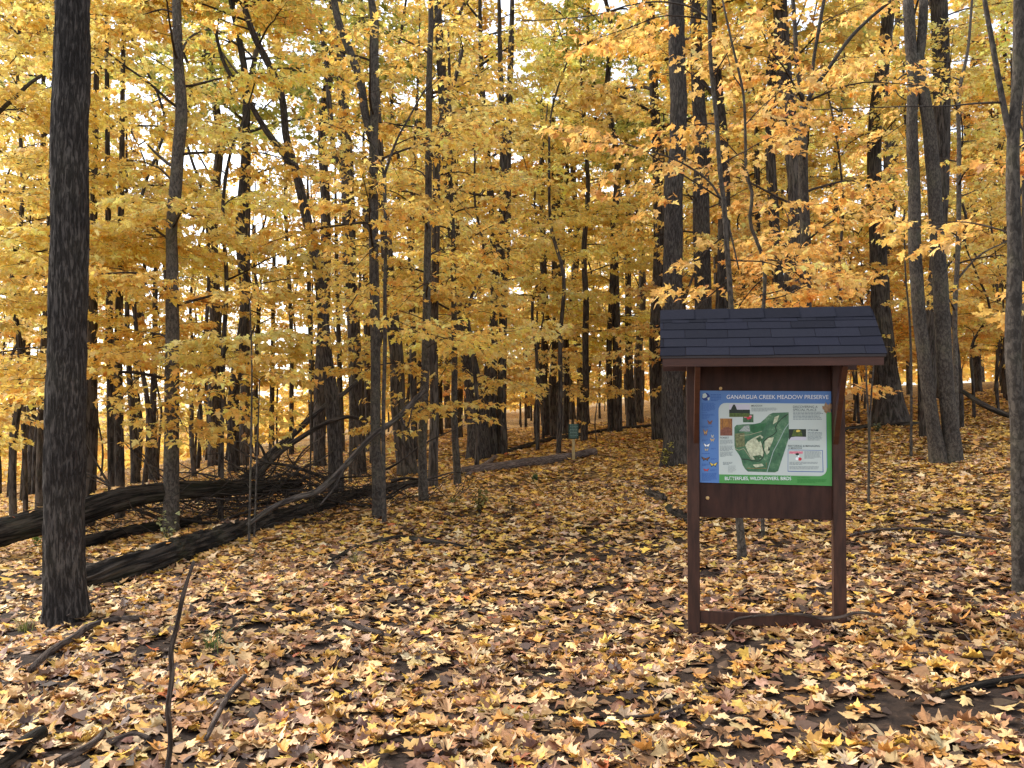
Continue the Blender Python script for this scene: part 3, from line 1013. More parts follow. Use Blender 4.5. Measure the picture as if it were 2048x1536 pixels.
strip('map_trail', [(700, 715), (820, 705), (980, 660)], 4, M_LTAN, 6)
strip('map_road', [(1318, 560), (1262, 640), (1200, 770), (1120, 920), (1040, 1180)], 9, plain('print_road', (0.32, 0.4, 0.36), 0.4), 6)
strip('map_trail', [(790, 1130), (1040, 1130), (1030, 1060)], 4, M_AUT, 6)
# butterflies in the blue column
def butterfly(cx, cy_, w, h, m, edge):
    for sgn in (-1, 1):
        flat('butterfly', [(cx, cy_ - h * .1), (cx + sgn * w * .5, cy_ - h * .5), (cx + sgn * w * .42, cy_ - h * .05), (cx + sgn * w * .3, cy_ + h * .1), (cx + sgn * w * .26, cy_ + h * .5), (cx, cy_ + h * .2)], edge, 3)
        flat('butterfly_wing', [(cx + sgn * w * .03, cy_ - h * .05), (cx + sgn * w * .4, cy_ - h * .38), (cx + sgn * w * .33, cy_ - h * .06), (cx + sgn * w * .2, cy_ + h * .25), (cx + sgn * w * .03, cy_ + h * .14)], m, 4)
butterfly(320, 548, 66, 66, M_BRN, M_BRN)
butterfly(262, 675, 60, 90, M_TAN, M_BRN)
butterfly(350, 770, 62, 46, M_TAN, M_LTAN)
butterfly(352, 725, 36, 50, M_LTAN, M_PALE)
butterfly(278, 840, 92, 60, M_WHITE, M_TXT)
butterfly(274, 895, 60, 50, M_LTAN, M_TXT)
butterfly(262, 1010, 112, 56, M_BRN, M_BLK)
butterfly(362, 1082, 112, 62, M_YEL, M_BLK)
butterfly(268, 1152, 76, 42, M_REDP, M_BRN)
# nail heads and a withered leaf stuck to the panel
for (x, y, r) in ((460, 116, 0.013), (285, 1508, 0.014)):
    q = pt(x, y)
    bm = bmesh.new()
    bmesh.ops.create_uvsphere(bm, u_segments=10, v_segments=6, radius=r)
    me = bpy.data.meshes.new('button'); bm.to_mesh(me); bm.free(); me.materials.append(M_TAN)
    o = link('button', me, kiosk, (q[0], -0.016, q[1])); o.scale = (1, 0.45, 1)
q = pt(1795, 375)
lf = leaf_mesh('dried_leaf', np.zeros((1, 3)), np.zeros(1), np.zeros(1), np.zeros(1), np.full(1, 0.085), np.array([[0.36, 0.22, 0.12]]), 0, M_LITTER, rg, None, 0.5)
o = link('dried_leaf', lf, None)
o.location = kiosk.matrix_world @ Vector((0, 0, 0))
bpy.context.view_layer.update()
o.location = kiosk.matrix_world @ Vector((q[0], -0.034, q[1] + 0.005))
o.rotation_euler = (R(88), R(60), -KYAW)
tag(o, 'curled brown leaf stuck on the upper right corner of the map panel', 'leaf')

# ================================================================== SMALL GREEN SIGN BY THE PATH
M_SPOST = plain('weathered_pale_wood_post', (0.36, 0.27, 0.13), 0.8, 0.25, 12, 0.2, 0.2, (3, 3, 1))
M_SGRN = plain('dark_green_sign', (0.006, 0.03, 0.019), 0.4)
M_SWHT = plain('sign_white_print', (0.2, 0.3, 0.25), 0.5)
g = ghit(1147, 922)
k = g[1] / F
sg = empty('trail_sign', g, 'small dark green sign with white text on a pale wooden post beside the path', 'sign')
box('post', sg, -0.038, 0.038, -0.02, 0.02, -0.1, 62 * k, M_SPOST, 0.003)
sb = box('sign_board', sg, -10.3 * k, 10.3 * k, -0.034, -0.024, 44 * k, 74 * k, M_SGRN, 0.002)
V, Fc = [], []
for i in range(9):
    z = 74 * k - (2.6 + i * 3.0) * k
    x, xe = -8.6 * k + rt.uniform(0, 1.5) * k, 8.6 * k - rt.uniform(0, 2) * k
    while x < xe:
        w = rt.uniform(1.2, 3.4) * k
        x1 = min(x + w, xe)
        V += [(x, -0.0355, z), (x1, -0.0355, z), (x1, -0.0355, z + 1.1 * k), (x, -0.0355, z + 1.1 * k)]
        Fc.append((len(V) - 4, len(V) - 3, len(V) - 2, len(V) - 1))
        x += w + 0.6 * k
me = bpy.data.meshes.new('sign_text'); me.from_pydata(V, [], Fc); me.materials.append(M_SWHT)
link('sign_text', me, sb)
# ================================================================== TREES TRACED FROM THE PHOTOGRAPH
HERO_XY = []
def trunk_pts(stem, d, base=None, H=None):
    """pixel stem -> world points and radii in the tree's own distance"""
    P = [at(x, y, d) for x, y, w in stem]
    Rr = [w / 2 * d / F for x, y, w in stem]
    if base is not None:
        P[0] = np.array([P[0][0], d, base[2]])
        P.insert(0, P[0] - np.array([0, 0, 0.25]))
        Rr.insert(0, Rr[0])
    if H is not None and P[-1][2] < H:
        dv = P[-1] - P[-2]
        dv /= np.linalg.norm(dv)
        q, r0 = P[-1], Rr[-1]
        for i in range(1, 4):
            f = i / 3
            dv = dv * 0.8 + np.array([0, 0, 0.2])
            q = q + dv / max(dv[2], 0.3) * (H - P[-1][2]) * 0 + dv * (H - P[-1][2]) / 3 if i == 1 else q + dv * (H - Rr[0] * 0 - q[2]) * 0.5
            P.append(q)
            Rr.append(r0 * (1 - 0.28 * i))
    return P, Rr

class Tree:
    def __init__(s, name, label, base, mat=None, col=1.0, cat='tree', group=None, depth=None):
        g = ghit(*base)
        if depth: g = np.array([at(base[0], base[1], depth)[0], depth, tz(at(base[0], base[1], depth)[0], depth)])
        s.g, s.d = g, g[1]
        s.root = empty(name, g, label, cat, group)
        s.mat, s.col = mat or M_BARK, col
        s.seats = []
        s.stems = []
        HERO_XY.append((g[0], g[1]))
    def trunk(s, stem, H=None, seg=16, relief=0.0, flare=0.35, base=True, name='trunk', wob=0.12, mat=None):
        P, Rr = trunk_pts(stem, s.d, s.g if base else None, H)
        L = sum(np.linalg.norm(P[i + 1] - P[i]) for i in range(len(P) - 1))
        T = Tubes()
        rings = int(L / (0.035 if relief else 0.16)) + 6
        rings = min(rings, 260)
        T.add(P, Rr, seg, rings, relief, flare if base else 0, len(HERO_XY) * 1.37, wob=wob)
        o = T.build(name, mat or s.mat, s.root, offset=s.g)
        o.color = (s.col, s.col, s.col * 0.98, 1)
        s.stems.append((np.array(P), np.array(Rr)))
        return o
    def bough(s, rng, p0, az, el, L, r0, **k):
        T = Tubes()
        se = grow(rng, p0, az, el, L, r0, T, **k)
        T.build('branch', M_TWIG, s.root, offset=s.g)
        s.seats.append(np.column_stack([se, np.full(len(se), len(s.seats))]))
    def bough_px(s, rng, a, b, da=None, db=None, r=0.016, **k):
        p, q = at(a[0], a[1], da or s.d), at(b[0], b[1], db or s.d)
        v = q - p
        L = np.linalg.norm(v)
        s.bough(rng, p, math.atan2(v[0], v[1]), math.asin(v[2] / L) + k.pop('arch', 0.15), L * 1.02, r, droop=k.pop('droop', 0.3), **k)
    def limb(s, pts, w0, w1, d=None, seg=6):
        P = [at(x, y, d or s.d) for x, y in pts]
        T = Tubes()
        T.add(P, np.linspace(w0, w1, len(P)) / 2 * s.d / F, seg, len(P) * 4, wob=0.1)
        o = T.build('branch', s.mat, s.root, offset=s.g)
        o.color = (s.col,) * 3 + (1,)
    def crown_boughs(s, rng, z0, z1, n, L, stem=0, prof=0.6, el=0.25, **k):
        P, Rr = s.stems[stem]
        Q, rr = catmull(P, Rr, 120)
        zs = np.linspace(z0, z1, n) + rng.normal(0, 0.12, n)
        az = rng.uniform(0, 6.28)
        for z in zs:
            az += 2.4 + rng.normal(0, 0.4)
            i = int(np.argmin(np.abs(Q[:, 2] - s.g[2] - z)))
            f = (z - z0) / max(z1 - z0, 0.1)
            l = L * (1 - prof * f) * rng.uniform(0.7, 1.2)
            e = Q[i] + l * np.array([math.sin(az), math.cos(az), 0.1])
            if e[1] < 7.3 and 0.0 < e[0] < 3.6: continue
            if e[1] < 5.2: continue
            s.bough(rng, Q[i], az, el + rng.normal(0, 0.12) + 0.3 * f, l, min(rr[i] * 0.5, 0.006 + 0.008 * l), **k)
    def leaves(s, rng, pal, size=0.105, lod=None):
        if not s.seats: return
        a = np.concatenate(s.seats)
        a = a[(a[:, 2] > terrain(a[:, 0], a[:, 1]) + 0.5)]
        a = a[~((a[:, 1] < 7.15) & (a[:, 0] > 0.2) & (a[:, 0] < 3.4))]
        if lod is None: lod = 0 if s.d < 8.0 else (1 if s.d < 13 else 2)
        o = link('crown', seats_to_mesh('crown', a, rng, pal, min(lod, 2), size * 0.92, s.g), s.root)
        return o

r = np.random.RandomState(21)
# --- big trunk on the left
t = Tree('forest_tree', 'thick dark furrowed trunk nearest the camera, standing left of the fallen logs', (134, 1243), M_BARK, 0.85)
t.trunk([(134, 1243, 80), (131, 1180, 74), (129, 1100, 73), (134, 700, 73), (138, 500, 70), (141, 250, 68), (145, 0, 64)], 9, 110, 0.011, 0.55)
T1 = t
# --- smooth crooked maple behind the near log
t = Tree('maple_tree', 'smooth grey-brown crooked maple trunk between the two left logs, with yellow sprays', (342, 1068), M_SMOOTH, 1.25)
t.trunk([(342, 1068, 31), (343, 900, 29), (344, 750, 28), (345, 660, 27), (344, 520, 23), (343, 455, 22), (350, 390, 25), (357, 300, 23), (363, 240, 24), (357, 130, 20), (353, 0, 17)], 8.5, 24, 0.0, 0.3)
t.limb([(363, 305), (345, 330), (318, 312), (296, 290)], 9, 4)
t.limb([(356, 120), (380, 75), (410, 60), (450, 65)], 6, 3)
t.crown_boughs(r, 2.3, 8.2, 13, 2.5, 0, 0.3)
for a, b in (((345, 690), (210, 745)), ((345, 760), (520, 830)), ((345, 800), (250, 880)), ((345, 600), (250, 560)), ((346, 720), (540, 760)), ((345, 830), (440, 900))):
    t.bough_px(r, a, b, None, t.d - 1.2, 0.012)
t.leaves(r, 'gold', 0.115)
# --- leaning forked tree
t = Tree('leaning_tree', 'tall tree leaning left with a forked top, bark grey, behind the brush pile', (673, 935), M_BARK, 1.15, depth=14.6)
t.trunk([(673, 935, 34), (665, 812, 28), (651, 695, 25), (643, 598, 22), (632, 523, 21), (609, 417, 19), (592, 343, 17), (574, 283, 15), (562, 187, 14), (549, 150, 14), (529, 113, 14), (512, 80, 13), (487, 10, 12)], None, 14, 0, 0.3)
t.trunk([(588, 335, 15), (565, 305, 14), (525, 250, 12), (496, 200, 10), (470, 165, 10), (450, 130, 8), (430, 60, 6)], None, 8, base=False, name='fork')
t.limb([(535, 125), (500, 60), (470, 50), (440, 38)], 5, 2)
t.limb([(549, 150), (590, 140), (630, 152)], 5, 2)
t.crown_boughs(r, 7.5, 14.0, 16, 2.4, 0, 0.2)
t.leaves(r, 'mixed', 0.12)
# --- dark trunk
t = Tree('forest_tree', 'dark straight trunk just left of the forked maple, behind the fallen curved branch', (718, 952), M_FAR, 1.0)
t.trunk([(718, 952, 33), (714, 860, 29), (710, 734, 27), (706, 629, 26), (699, 539, 26), (697, 417, 28), (692, 283, 23), (684, 167, 20), (676, 30, 18)], 16, 14)
t.trunk([(690, 350, 12), (672, 320, 12), (664, 265, 11), (655, 160, 10), (640, 40, 7)], None, 8, base=False, name='fork')
t.crown_boughs(r, 4.5, 10, 14, 2.4)
t.leaves(r, 'mixed', 0.12)
# --- T5 forked maple
t = Tree('maple_tree', 'forked maple at the end of the near log, its left fork leaning away', (757, 1036), M_SMOOTH, 0.95)
t.trunk([(757, 1036, 26), (754, 950, 21), (751, 852, 20), (751, 695, 20), (749, 578, 19), (747, 433, 19), (747, 317, 18), (749, 217, 18), (749, 100, 17), (748, 33, 17), (742, 0, 13)], 9, 20, 0, 0.2)
t.trunk([(744, 280, 15), (730, 225, 17), (722, 170, 17), (699, 100, 16), (676, 40, 15), (668, 0, 14)], 8.5, 12, base=False, name='fork')
t.crown_boughs(r, 2.8, 8.5, 8, 2.0, 0, 0.2)
t.bough_px(r, (748, 290), (640, 235), None, t.d - 0.8, 0.012)
t.bough_px(r, (750, 560), (600, 690), None, t.d - 1.0, 0.012)
t.leaves(r, 'gold', 0.105)
# --- its thin sapling
t = Tree('sapling', 'thin pole-like sapling touching the right side of the forked maple', (769, 1047), M_SMOOTH, 0.9)
t.trunk([(769, 1047, 10), (767, 940, 8.5), (767, 812, 8), (770, 695, 8), (770, 578, 7.5), (771, 483, 7), (769, 350, 7)], None, 8, 0, 0.4)
t.limb([(769, 350), (758, 315), (742, 280), (728, 262)], 5, 2)
t.limb([(769, 350), (782, 310), (795, 277), (820, 232), (845, 187), (870, 150)], 6, 2.5)
for a, b in (((769, 350), (650, 270)), ((790, 290), (960, 240)), ((845, 187), (950, 130)), ((770, 420), (860, 470)), ((769, 480), (690, 560)), ((770, 640), (850, 690))):
    t.bough_px(r, a, b, None, t.d + r.uniform(-1, 0.6), 0.009)
t.leaves(r, 'gold', 0.105)
# --- T6
t = Tree('maple_tree', 'slender straight maple right of the near log end, orange leaves hanging in front', (847, 1006), M_SMOOTH, 1.0)
t.trunk([(847, 1006, 21), (845, 930, 18), (845, 852, 17), (851, 734, 17), (853, 617, 16), (855, 520, 15), (857, 400, 14), (857, 300, 14), (859, 133, 12), (862, 33, 11), (861, 0, 10)], 9, 16, 0, 0.2)
t.crown_boughs(r, 2.4, 8.5, 12, 2.0, 0, 0.2)
for a, b in (((848, 760), (700, 700)), ((848, 800), (945, 860)), ((850, 700), (960, 640)), ((848, 780), (760, 860)), ((858, 300), (1010, 200)), ((850, 640), (690, 600))):
    t.bough_px(r, a, b, None, t.d - r.uniform(0.8, 1.6), 0.01)
t.limb([(862, 60), (885, 15), (905, 0), (930, -30)], 6, 4)
t.leaves(r, 'gold', 0.11)
# --- thick stump-like trunk behind
t = Tree('forest_tree', 'broad based dark trunk leaning slightly left behind the slender straight maple', (815, 950), M_FAR, 1.0)
t.trunk([(815, 950, 44), (806, 880, 35), (797, 812, 30), (792, 695, 28), (780, 598, 26), (772, 480, 23), (762, 380, 20), (755, 250, 18)], 15, 16, 0, 0.15)
t = Tree('forest_tree', 'medium dark trunk close behind the slender straight maple on its right', (866, 978), M_FAR, 1.15)
t.trunk([(866, 978, 20), (868, 852, 18), (868, 700, 17), (870, 550, 16), (873, 400, 16), (875, 300, 16), (885, 233, 12), (902, 187, 9), (925, 100, 7)], None, 12)
t.crown_boughs(r, 3.5, 9, 14, 2.2)
t.leaves(r, 'gold', 0.11)
# --- T9
t = Tree('maple_tree', 'slim maple trunk left of the weedy patch and of the leaning broad oak', (915, 972), M_SMOOTH, 0.9)
t.trunk([(915, 972, 16), (909, 852, 13), (909, 734, 12), (907, 539, 10), (907, 500, 10), (900, 333, 8), (900, 200, 7), (896, 60, 5)], 8, 12)
t.crown_boughs(r, 2.4, 7.5, 14, 2.1, 0, 0.3)
for a, b in (((908, 560), (1050, 500)), ((908, 620), (1010, 640)), ((905, 420), (1060, 330)), ((909, 700), (860, 760)), ((905, 480), (800, 420))):
    t.bough_px(r, a, b, None, t.d - r.uniform(0.2, 1.2), 0.01)
t.leaves(r, 'gold', 0.11)
# --- leaning fat tree and twin
t = Tree('oak_tree', 'broad furrowed oak leaning left, its flared foot behind the brush by the path', (957, 917), M_BARK, 1.05)
t.trunk([(957, 917, 52), (957, 870, 44), (953, 808, 40), (945, 760, 36), (937, 718, 32), (926, 640, 28), (915, 540, 26), (902, 400, 24), (890, 250, 22)], 18, 20, 0, 0.25)
t = Tree('twin_trunk_tree', 'pair of dark trunks joined at the foot just right of the leaning broad oak', (997, 912), M_FAR, 1.0)
t.trunk([(988, 912, 18), (985, 808, 16), (988, 700, 15), (991, 557, 15), (1000, 486, 14), (1005, 300, 12), (1000, 100, 10)], 17, 12)
t.trunk([(1005, 912, 22), (1003, 808, 18), (1005, 700, 17), (1009, 557, 16), (1013, 486, 16), (1016, 300, 14), (1022, 100, 12)], 17, 12)
t.crown_boughs(r, 5, 14, 18, 2.6)
t.leaves(r, 'yellow', 0.125)
for base, stem, lab in (
    ((1092, 872), [(1092, 872, 16), (1088, 754, 15), (1091, 647, 16), (1086, 500, 13), (1084, 330, 11)], 'dark straight trunk left of the small green sign'),
    ((1107, 874), [(1107, 874, 15), (1105, 790, 15), (1110, 680, 13), (1108, 480, 11)], 'dark trunk close to the small green sign, left of it'),
    ((1170, 882), [(1168, 882, 15), (1172, 790, 13), (1171, 700, 13), (1172, 600, 12), (1168, 504, 11), (1176, 383, 9), (1167, 233, 7)], 'slender dark trunk just right of the small green sign'),
    ((1222, 866), [(1222, 866, 13), (1220, 800, 13), (1218, 736, 12), (1222, 600, 10), (1228, 450, 8)], 'short visible trunk midway between the small green sign and the kiosk'),
    ((1263, 858), [(1263, 858, 22), (1261, 800, 18), (1259, 736, 15), (1257, 665, 14), (1256, 400, 11), (1250, 200, 9)], 'distant straight trunk with flared foot left of the kiosk roof')):
    t = Tree('forest_tree', lab, base, M_FAR, 0.95)
    t.trunk(stem, 16, 10)
    t.crown_boughs(r, 4, 13, 16, 3.0)
    t.leaves(r, 'yellow', 0.14, 3)
# --- big trunks behind the kiosk
t = Tree('oak_tree', 'tall thick oak right behind the left post of the kiosk', (1350, 932), M_BARK, 0.95)
t.trunk([(1350, 932, 58), (1349, 880, 46), (1347, 844, 44), (1345, 700, 41), (1345, 550, 39), (1347, 433, 38), (1347, 377, 38), (1355, 310, 34), (1357, 233, 34), (1354, 100, 33), (1352, 0, 31)], 20, 48, 0.012, 0.3)
t = Tree('oak_tree', 'second thick oak, half hidden by sprays, right of the tall thick oak', (1410, 905), M_BARK, 0.9)
t.trunk([(1410, 905, 40), (1408, 760, 36), (1406, 600, 34), (1404, 500, 34), (1402, 383, 33), (1404, 300, 30), (1397, 200, 27), (1392, 67, 23), (1390, 0, 22)], 20, 18, 0.003)
t.crown_boughs(r, 5, 12, 14, 2.4)
t.leaves(r, 'gold', 0.12)
# --- saplings behind the kiosk
t = Tree('maple_tree', 'bent dark maple pole rising behind the kiosk roof, its foot seen under the board', (1485, 1122), M_SMOOTH, 1.0)
t.trunk([(1485, 1122, 22), (1483, 1085, 17), (1478, 1037, 15), (1472, 850, 13), (1464, 650, 12), (1458, 550, 11), (1454, 500, 11), (1447, 400, 10), (1439, 333, 9), (1434, 250, 8.5), (1422, 133, 8.5), (1419, 0, 8)], 6.6, 14, 0, 0.35)
t.limb([(1448, 410), (1420, 365), (1385, 338), (1340, 315), (1290, 300), (1230, 282), (1150, 265), (1060, 250)], 5.5, 1.5, t.d + 0.6)
t.limb([(1420, 40), (1390, 18), (1330, 4), (1260, 10), (1200, 28), (1120, 38), (1030, 42)], 5, 2, t.d + 0.3)
t.limb([(1449, 420), (1462, 470), (1478, 540)], 5, 3)
for a, b in (((1445, 400), (1130, 255)), ((1450, 470), (1330, 600)), ((1456, 560), (1350, 680)), ((1420, 40), (1140, 40)), ((1440, 330), (1570, 290)), ((1425, 180), (1300, 120)), ((1455, 520), (1600, 560)), ((1434, 250), (1330, 250)), ((1425, 150), (1520, 60))):
    t.bough_px(r, a, b, None, t.d + r.uniform(-0.5, 1.2), 0.01)
t.leaves(r, 'orange', 0.10, 0)
t = Tree('sapling', 'wavy thin sapling stem rising behind the middle of the kiosk roof', (1526, 1078), M_SMOOTH, 0.9)
t.trunk([(1526, 1078, 8), (1524, 1000, 8), (1523, 800, 8), (1526, 640, 8), (1524, 510, 8), (1512, 478, 7.5), (1501, 450, 7.5), (1504, 383, 7), (1494, 350, 6.5), (1491, 283, 6), (1486, 183, 5.5), (1471, 117, 5), (1452, 33, 4.5), (1445, 0, 4)], 6, 8)
for a, b in (((1520, 520), (1690, 545)), ((1524, 560), (1450, 640)), ((1500, 430), (1620, 400)), ((1490, 250), (1600, 170)), ((1494, 330), (1390, 250)), ((1520, 590), (1650, 600)), ((1524, 600), (1740, 610)), ((1486, 180), (1400, 90))):
    t.bough_px(r, a, b, None, t.d + r.uniform(-0.6, 0.9), 0.009)
t.leaves(r, 'orange', 0.105, 0)
t = Tree('maple_tree', 'maple dividing into a spray of four stems above the right half of the kiosk roof', (1616, 1000), M_SMOOTH, 0.8)
t.trunk([(1616, 1000, 24), (1614, 760, 23), (1612, 600, 22), (1611, 483, 21), (1606, 333, 19), (1608, 207, 16)], None, 14)
t.limb([(1608, 215), (1600, 170), (1592, 110), (1590, 60), (1585, -10)], 10, 8, seg=8)
t.limb([(1608, 215), (1630, 175), (1655, 140), (1703, 73), (1736, 40), (1790, -5)], 9, 6, seg=8)
t.limb([(1625, 182), (1626, 133), (1636, 67), (1649, -5)], 7, 7, seg=8)
t.limb([(1612, 330), (1590, 300), (1575, 260), (1572, 215), (1580, 190)], 5, 3)
t.crown_boughs(r, 2.8, 6.6, 10, 1.9, 0, 0.2)
for a, b in (((1590, 90), (1500, 60)), ((1650, 140), (1760, 90)), ((1600, 160), (1690, 130)), ((1590, 150), (1520, 150)), ((1640, 50), (1700, 20))):
    t.bough_px(r, a, b, None, t.d + r.uniform(-1.2, 1), 0.01)
t.leaves(r, 'orange', 0.11)
t = Tree('oak_tree', 'massive dark oak with flared base standing uphill right of the kiosk', (1780, 852), M_FAR, 0.85)
t.trunk([(1781, 852, 76), (1777, 810, 60), (1772, 744, 46), (1762, 622, 38), (1755, 467, 32), (1749, 367, 28), (1753, 217, 26), (1766, 127, 25), (1776, 33, 24)], 22, 20, 0.003, 0.35)
t.crown_boughs(r, 6, 13, 14, 3.0)
t.leaves(r, 'yellow', 0.13)
# --- double maple on the right
t = Tree('double_maple', 'smooth double-stemmed maple on the right, two grey trunks from one foot', (1890, 928), M_SMOOTH, 1.0)
t.trunk([(1876, 926, 36), (1866, 850, 26), (1855, 769, 25), (1838, 622, 26), (1830, 500, 25), (1829, 400, 24), (1824, 233, 22), (1826, 167, 21), (1822, 100, 22), (1816, 0, 21)], 8.5, 20, 0, 0.35)
t.trunk([(1906, 926, 40), (1900, 850, 31), (1892, 769, 30), (1884, 622, 30), (1875, 483, 28), (1864, 317, 27), (1855, 233, 25), (1840, 160, 24), (1828, 110, 20)], None, 20, 0, 0.35)
t.trunk([(1836, 150, 15), (1842, 90, 18), (1846, 40, 18), (1848, -5, 17)], 8.5, 12, base=False, name='fork')
t.limb([(1843, 115), (1870, 122), (1920, 122), (1965, 118)], 3, 1.5)
t.limb([(1820, 37), (1798, 40), (1786, 60), (1784, 85), (1793, 105)], 3, 2)
t.limb([(1818, 145), (1800, 155), (1790, 170), (1797, 190), (1812, 200)], 3.5, 2)
for a, b in (((1824, 233), (1740, 330)), ((1850, 180), (1960, 240))):
    t.bough_px(r, a, b, None, t.d + r.uniform(-1.2, 0.6), 0.01)
t.leaves(r, 'orange', 0.105)
t = Tree('forest_tree', 'dark furrowed trunk seen between and above the stems of the double maple', (1852, 874), M_FAR, 0.85)
t.trunk([(1852, 874, 26), (1858, 780, 26), (1868, 620, 28), (1880, 420, 30), (1884, 217, 31), (1880, 60, 32), (1878, 0, 32)], 18, 14)
t.crown_boughs(r, 7, 14, 14, 2.6)
t.leaves(r, 'yellow', 0.13)
t = Tree('sapling', 'slim grey sapling immediately right of the double maple', (1914, 905), M_SMOOTH, 1.35)
t.trunk([(1914, 905, 11), (1912, 769, 10), (1910, 622, 10), (1916, 500, 10), (1918, 300, 9), (1919, 180, 8), (1934, 110, 6), (1944, 0, 5)], 8.5, 8)
t.limb([(1913, 560), (1960, 510), (2020, 480)], 5, 2)
t.crown_boughs(r, 2.8, 7.5, 10, 1.9, 0, 0.25)
t.leaves(r, 'gold', 0.11)
# --- right edge
t = Tree('maple_tree', 'smooth maple at the right edge of the picture with a slim left fork', (2046, 1185), M_SMOOTH, 0.95)
t.trunk([(2046, 1185, 40), (2043, 1135, 33), (2037, 988, 29), (2036, 842, 29), (2026, 695, 30), (2028, 598, 29), (2029, 500, 26), (2026, 367, 26), (2027, 267, 23), (2034, 183, 22), (2037, 100, 21), (2038, 0, 20)], 6.2, 24, 0, 0.3)
t.trunk([(2024, 290, 12), (2013, 240, 12), (1999, 167, 11), (1983, 77, 10), (1969, 0, 9)], 5.6, 10, base=False, name='fork')
t.limb([(2001, 205), (1950, 207), (1900, 212), (1819, 213), (1720, 216), (1619, 220)], 4.5, 1.5)
for a, b in (((2028, 470), (1800, 425)), ((2030, 300), (2200, 250)), ((2028, 600), (2180, 560))):
    t.bough_px(r, a, b, t.d, t.d + r.uniform(0.3, 1.6), 0.009)
t.leaves(r, 'orange', 0.105, 0)
t = Tree('forest_tree', 'rough dark trunk cut by the right picture edge, behind the smooth maple', (2064, 1010), M_BARK, 1.0)
t.trunk([(2064, 1010, 44), (2062, 700, 38), (2064, 400, 36), (2066, 100, 34)], 14, 18, 0.003)
# --- left background trunks, one by one
for base, stem, lab, H in (
    ((82, 1030), [(82, 1030, 23), (83, 930, 19), (84, 852, 17), (88, 700, 14), (95, 560, 11), (100, 400, 9)], 'dark trunk seen just left of the thick furrowed trunk', 15),
    ((177, 1056), [(177, 1056, 24), (178, 852, 24), (181, 773, 25), (184, 703, 20), (186, 500, 16), (190, 300, 12)], 'dark trunk seen just right of the thick furrowed trunk', 15),
    ((224, 1036), [(224, 1036, 17), (222, 852, 15), (220, 700, 15), (217, 500, 12), (215, 300, 10)], 'left trunk of the close pair right of the thick furrowed trunk', 15),
    ((240, 1038), [(240, 1038, 20), (238, 852, 18), (236, 700, 17), (240, 560, 14), (243, 350, 11)], 'right trunk of the close pair right of the thick furrowed trunk', 15),
    ((271, 968), [(271, 968, 19), (266, 850, 15), (256, 700, 10), (254, 500, 8)], 'dark trunk with a thick ivy-like foot beyond the upper log', 13),
    ((308, 962), [(308, 962, 22), (306, 850, 14), (309, 695, 11), (312, 500, 9)], 'narrow dark trunk left of the crooked grey maple', 13),
    ((51, 1030), [(51, 1030, 10), (47, 812, 9), (47, 629, 8), (44, 450, 6)], 'slim stem near the left edge beside the dark trunk', 9),
    ((441, 1042), [(441, 1042, 13), (443, 852, 11), (447, 695, 10), (453, 578, 9), (448, 383, 7), (463, 300, 6), (490, 230, 4)], 'slim straight pole right of the crooked grey maple', 8),
    ((628, 905), [(628, 905, 14), (624, 800, 11), (622, 711, 10), (618, 578, 9), (616, 430, 7)], 'dark pole left of the leaning forked tree', 13),
    ((583, 910), [(583, 910, 11), (583, 780, 9), (583, 676, 8), (577, 539, 8), (572, 433, 7), (570, 300, 5)], 'slim pole above the middle of the brush pile', 12),
    ((543, 905), [(543, 905, 12), (544, 800, 10), (546, 676, 9), (548, 520, 8), (550, 380, 6)], 'slim dark pole above the left half of the brush pile', 12),
    ((496, 900), [(496, 900, 17), (497, 773, 14), (500, 690, 13), (507, 617, 10), (508, 450, 8)], 'dark trunk behind the left end of the brush pile', 13),
    ((684, 905), [(684, 905, 12), (680, 760, 10), (675, 600, 9), (672, 450, 7)], 'thin dark pole right behind the leaning forked tree', 13),
    ((738, 905), [(738, 905, 14), (736, 800, 13), (733, 656, 12), (730, 500, 11)], 'dark pole showing left of the forked maple trunk', 14),
    ((829, 918), [(829, 918, 14), (827, 780, 14), (825, 656, 14), (823, 539, 13), (825, 400, 11), (830, 300, 8)], 'dark trunk in the gap left of the slender straight maple', 14)):
    t = Tree('forest_tree', lab, base, M_FAR, 1.0)
    t.trunk(stem, H, 10)
    thin = stem[0][2] < 15
    t.crown_boughs(r, 2.3 if thin else 5, H * 0.9, 8, 2.4, 0, 0.4)
    t.leaves(r, 'yellow' if base[0] < 500 else 'gold', 0.135, 2 if t.d < 18 else 3)
# --- the maple left of the frame whose boughs reach in
t = Tree('maple_tree', 'maple beyond the left edge, yellow boughs reaching in', (-170, 1120), M_SMOOTH, 0.9)
t.trunk([(-170, 1120, 34), (-168, 800, 31), (-160, 500, 28), (-165, 200, 24), (-160, -50, 20)], 8, 16)
t.limb([(-165, 330), (-60, 270), (0, 222), (40, 185), (62, 165), (85, 150)], 12, 6, t.d - 0.8)
for a, b, dd in (((-160, 300), (90, 120), -1), ((-160, 100), (300, 40), 0.5), ((-160, 60), (60, 20), -1), ((-160, 450), (530, 560), 1.2), ((-165, 520), (110, 490), -1.5), ((-165, 560), (330, 450), 0.8), ((-165, 500), (420, 430), 0.3),
                 ((-165, 640), (90, 620), -0.6), ((-165, 720), (300, 760), 0.5), ((-165, 760), (60, 800), -0.5), ((-165, 250), (240, 180), 0.5), ((-165, 350), (220, 330), 0.8), ((-165, 150), (180, 250), -0.3), ((-160, -60), (280, -30), 0), ((-165, 600), (250, 640), 1), ((-165, 850), (60, 920), 1), ((-165, 400), (60, 380), -1.2)):
    t.bough_px(r, a, b, t.d, t.d + dd, 0.02, spacing=0.105)
t.leaves(r, 'yellow', 0.12, 1)

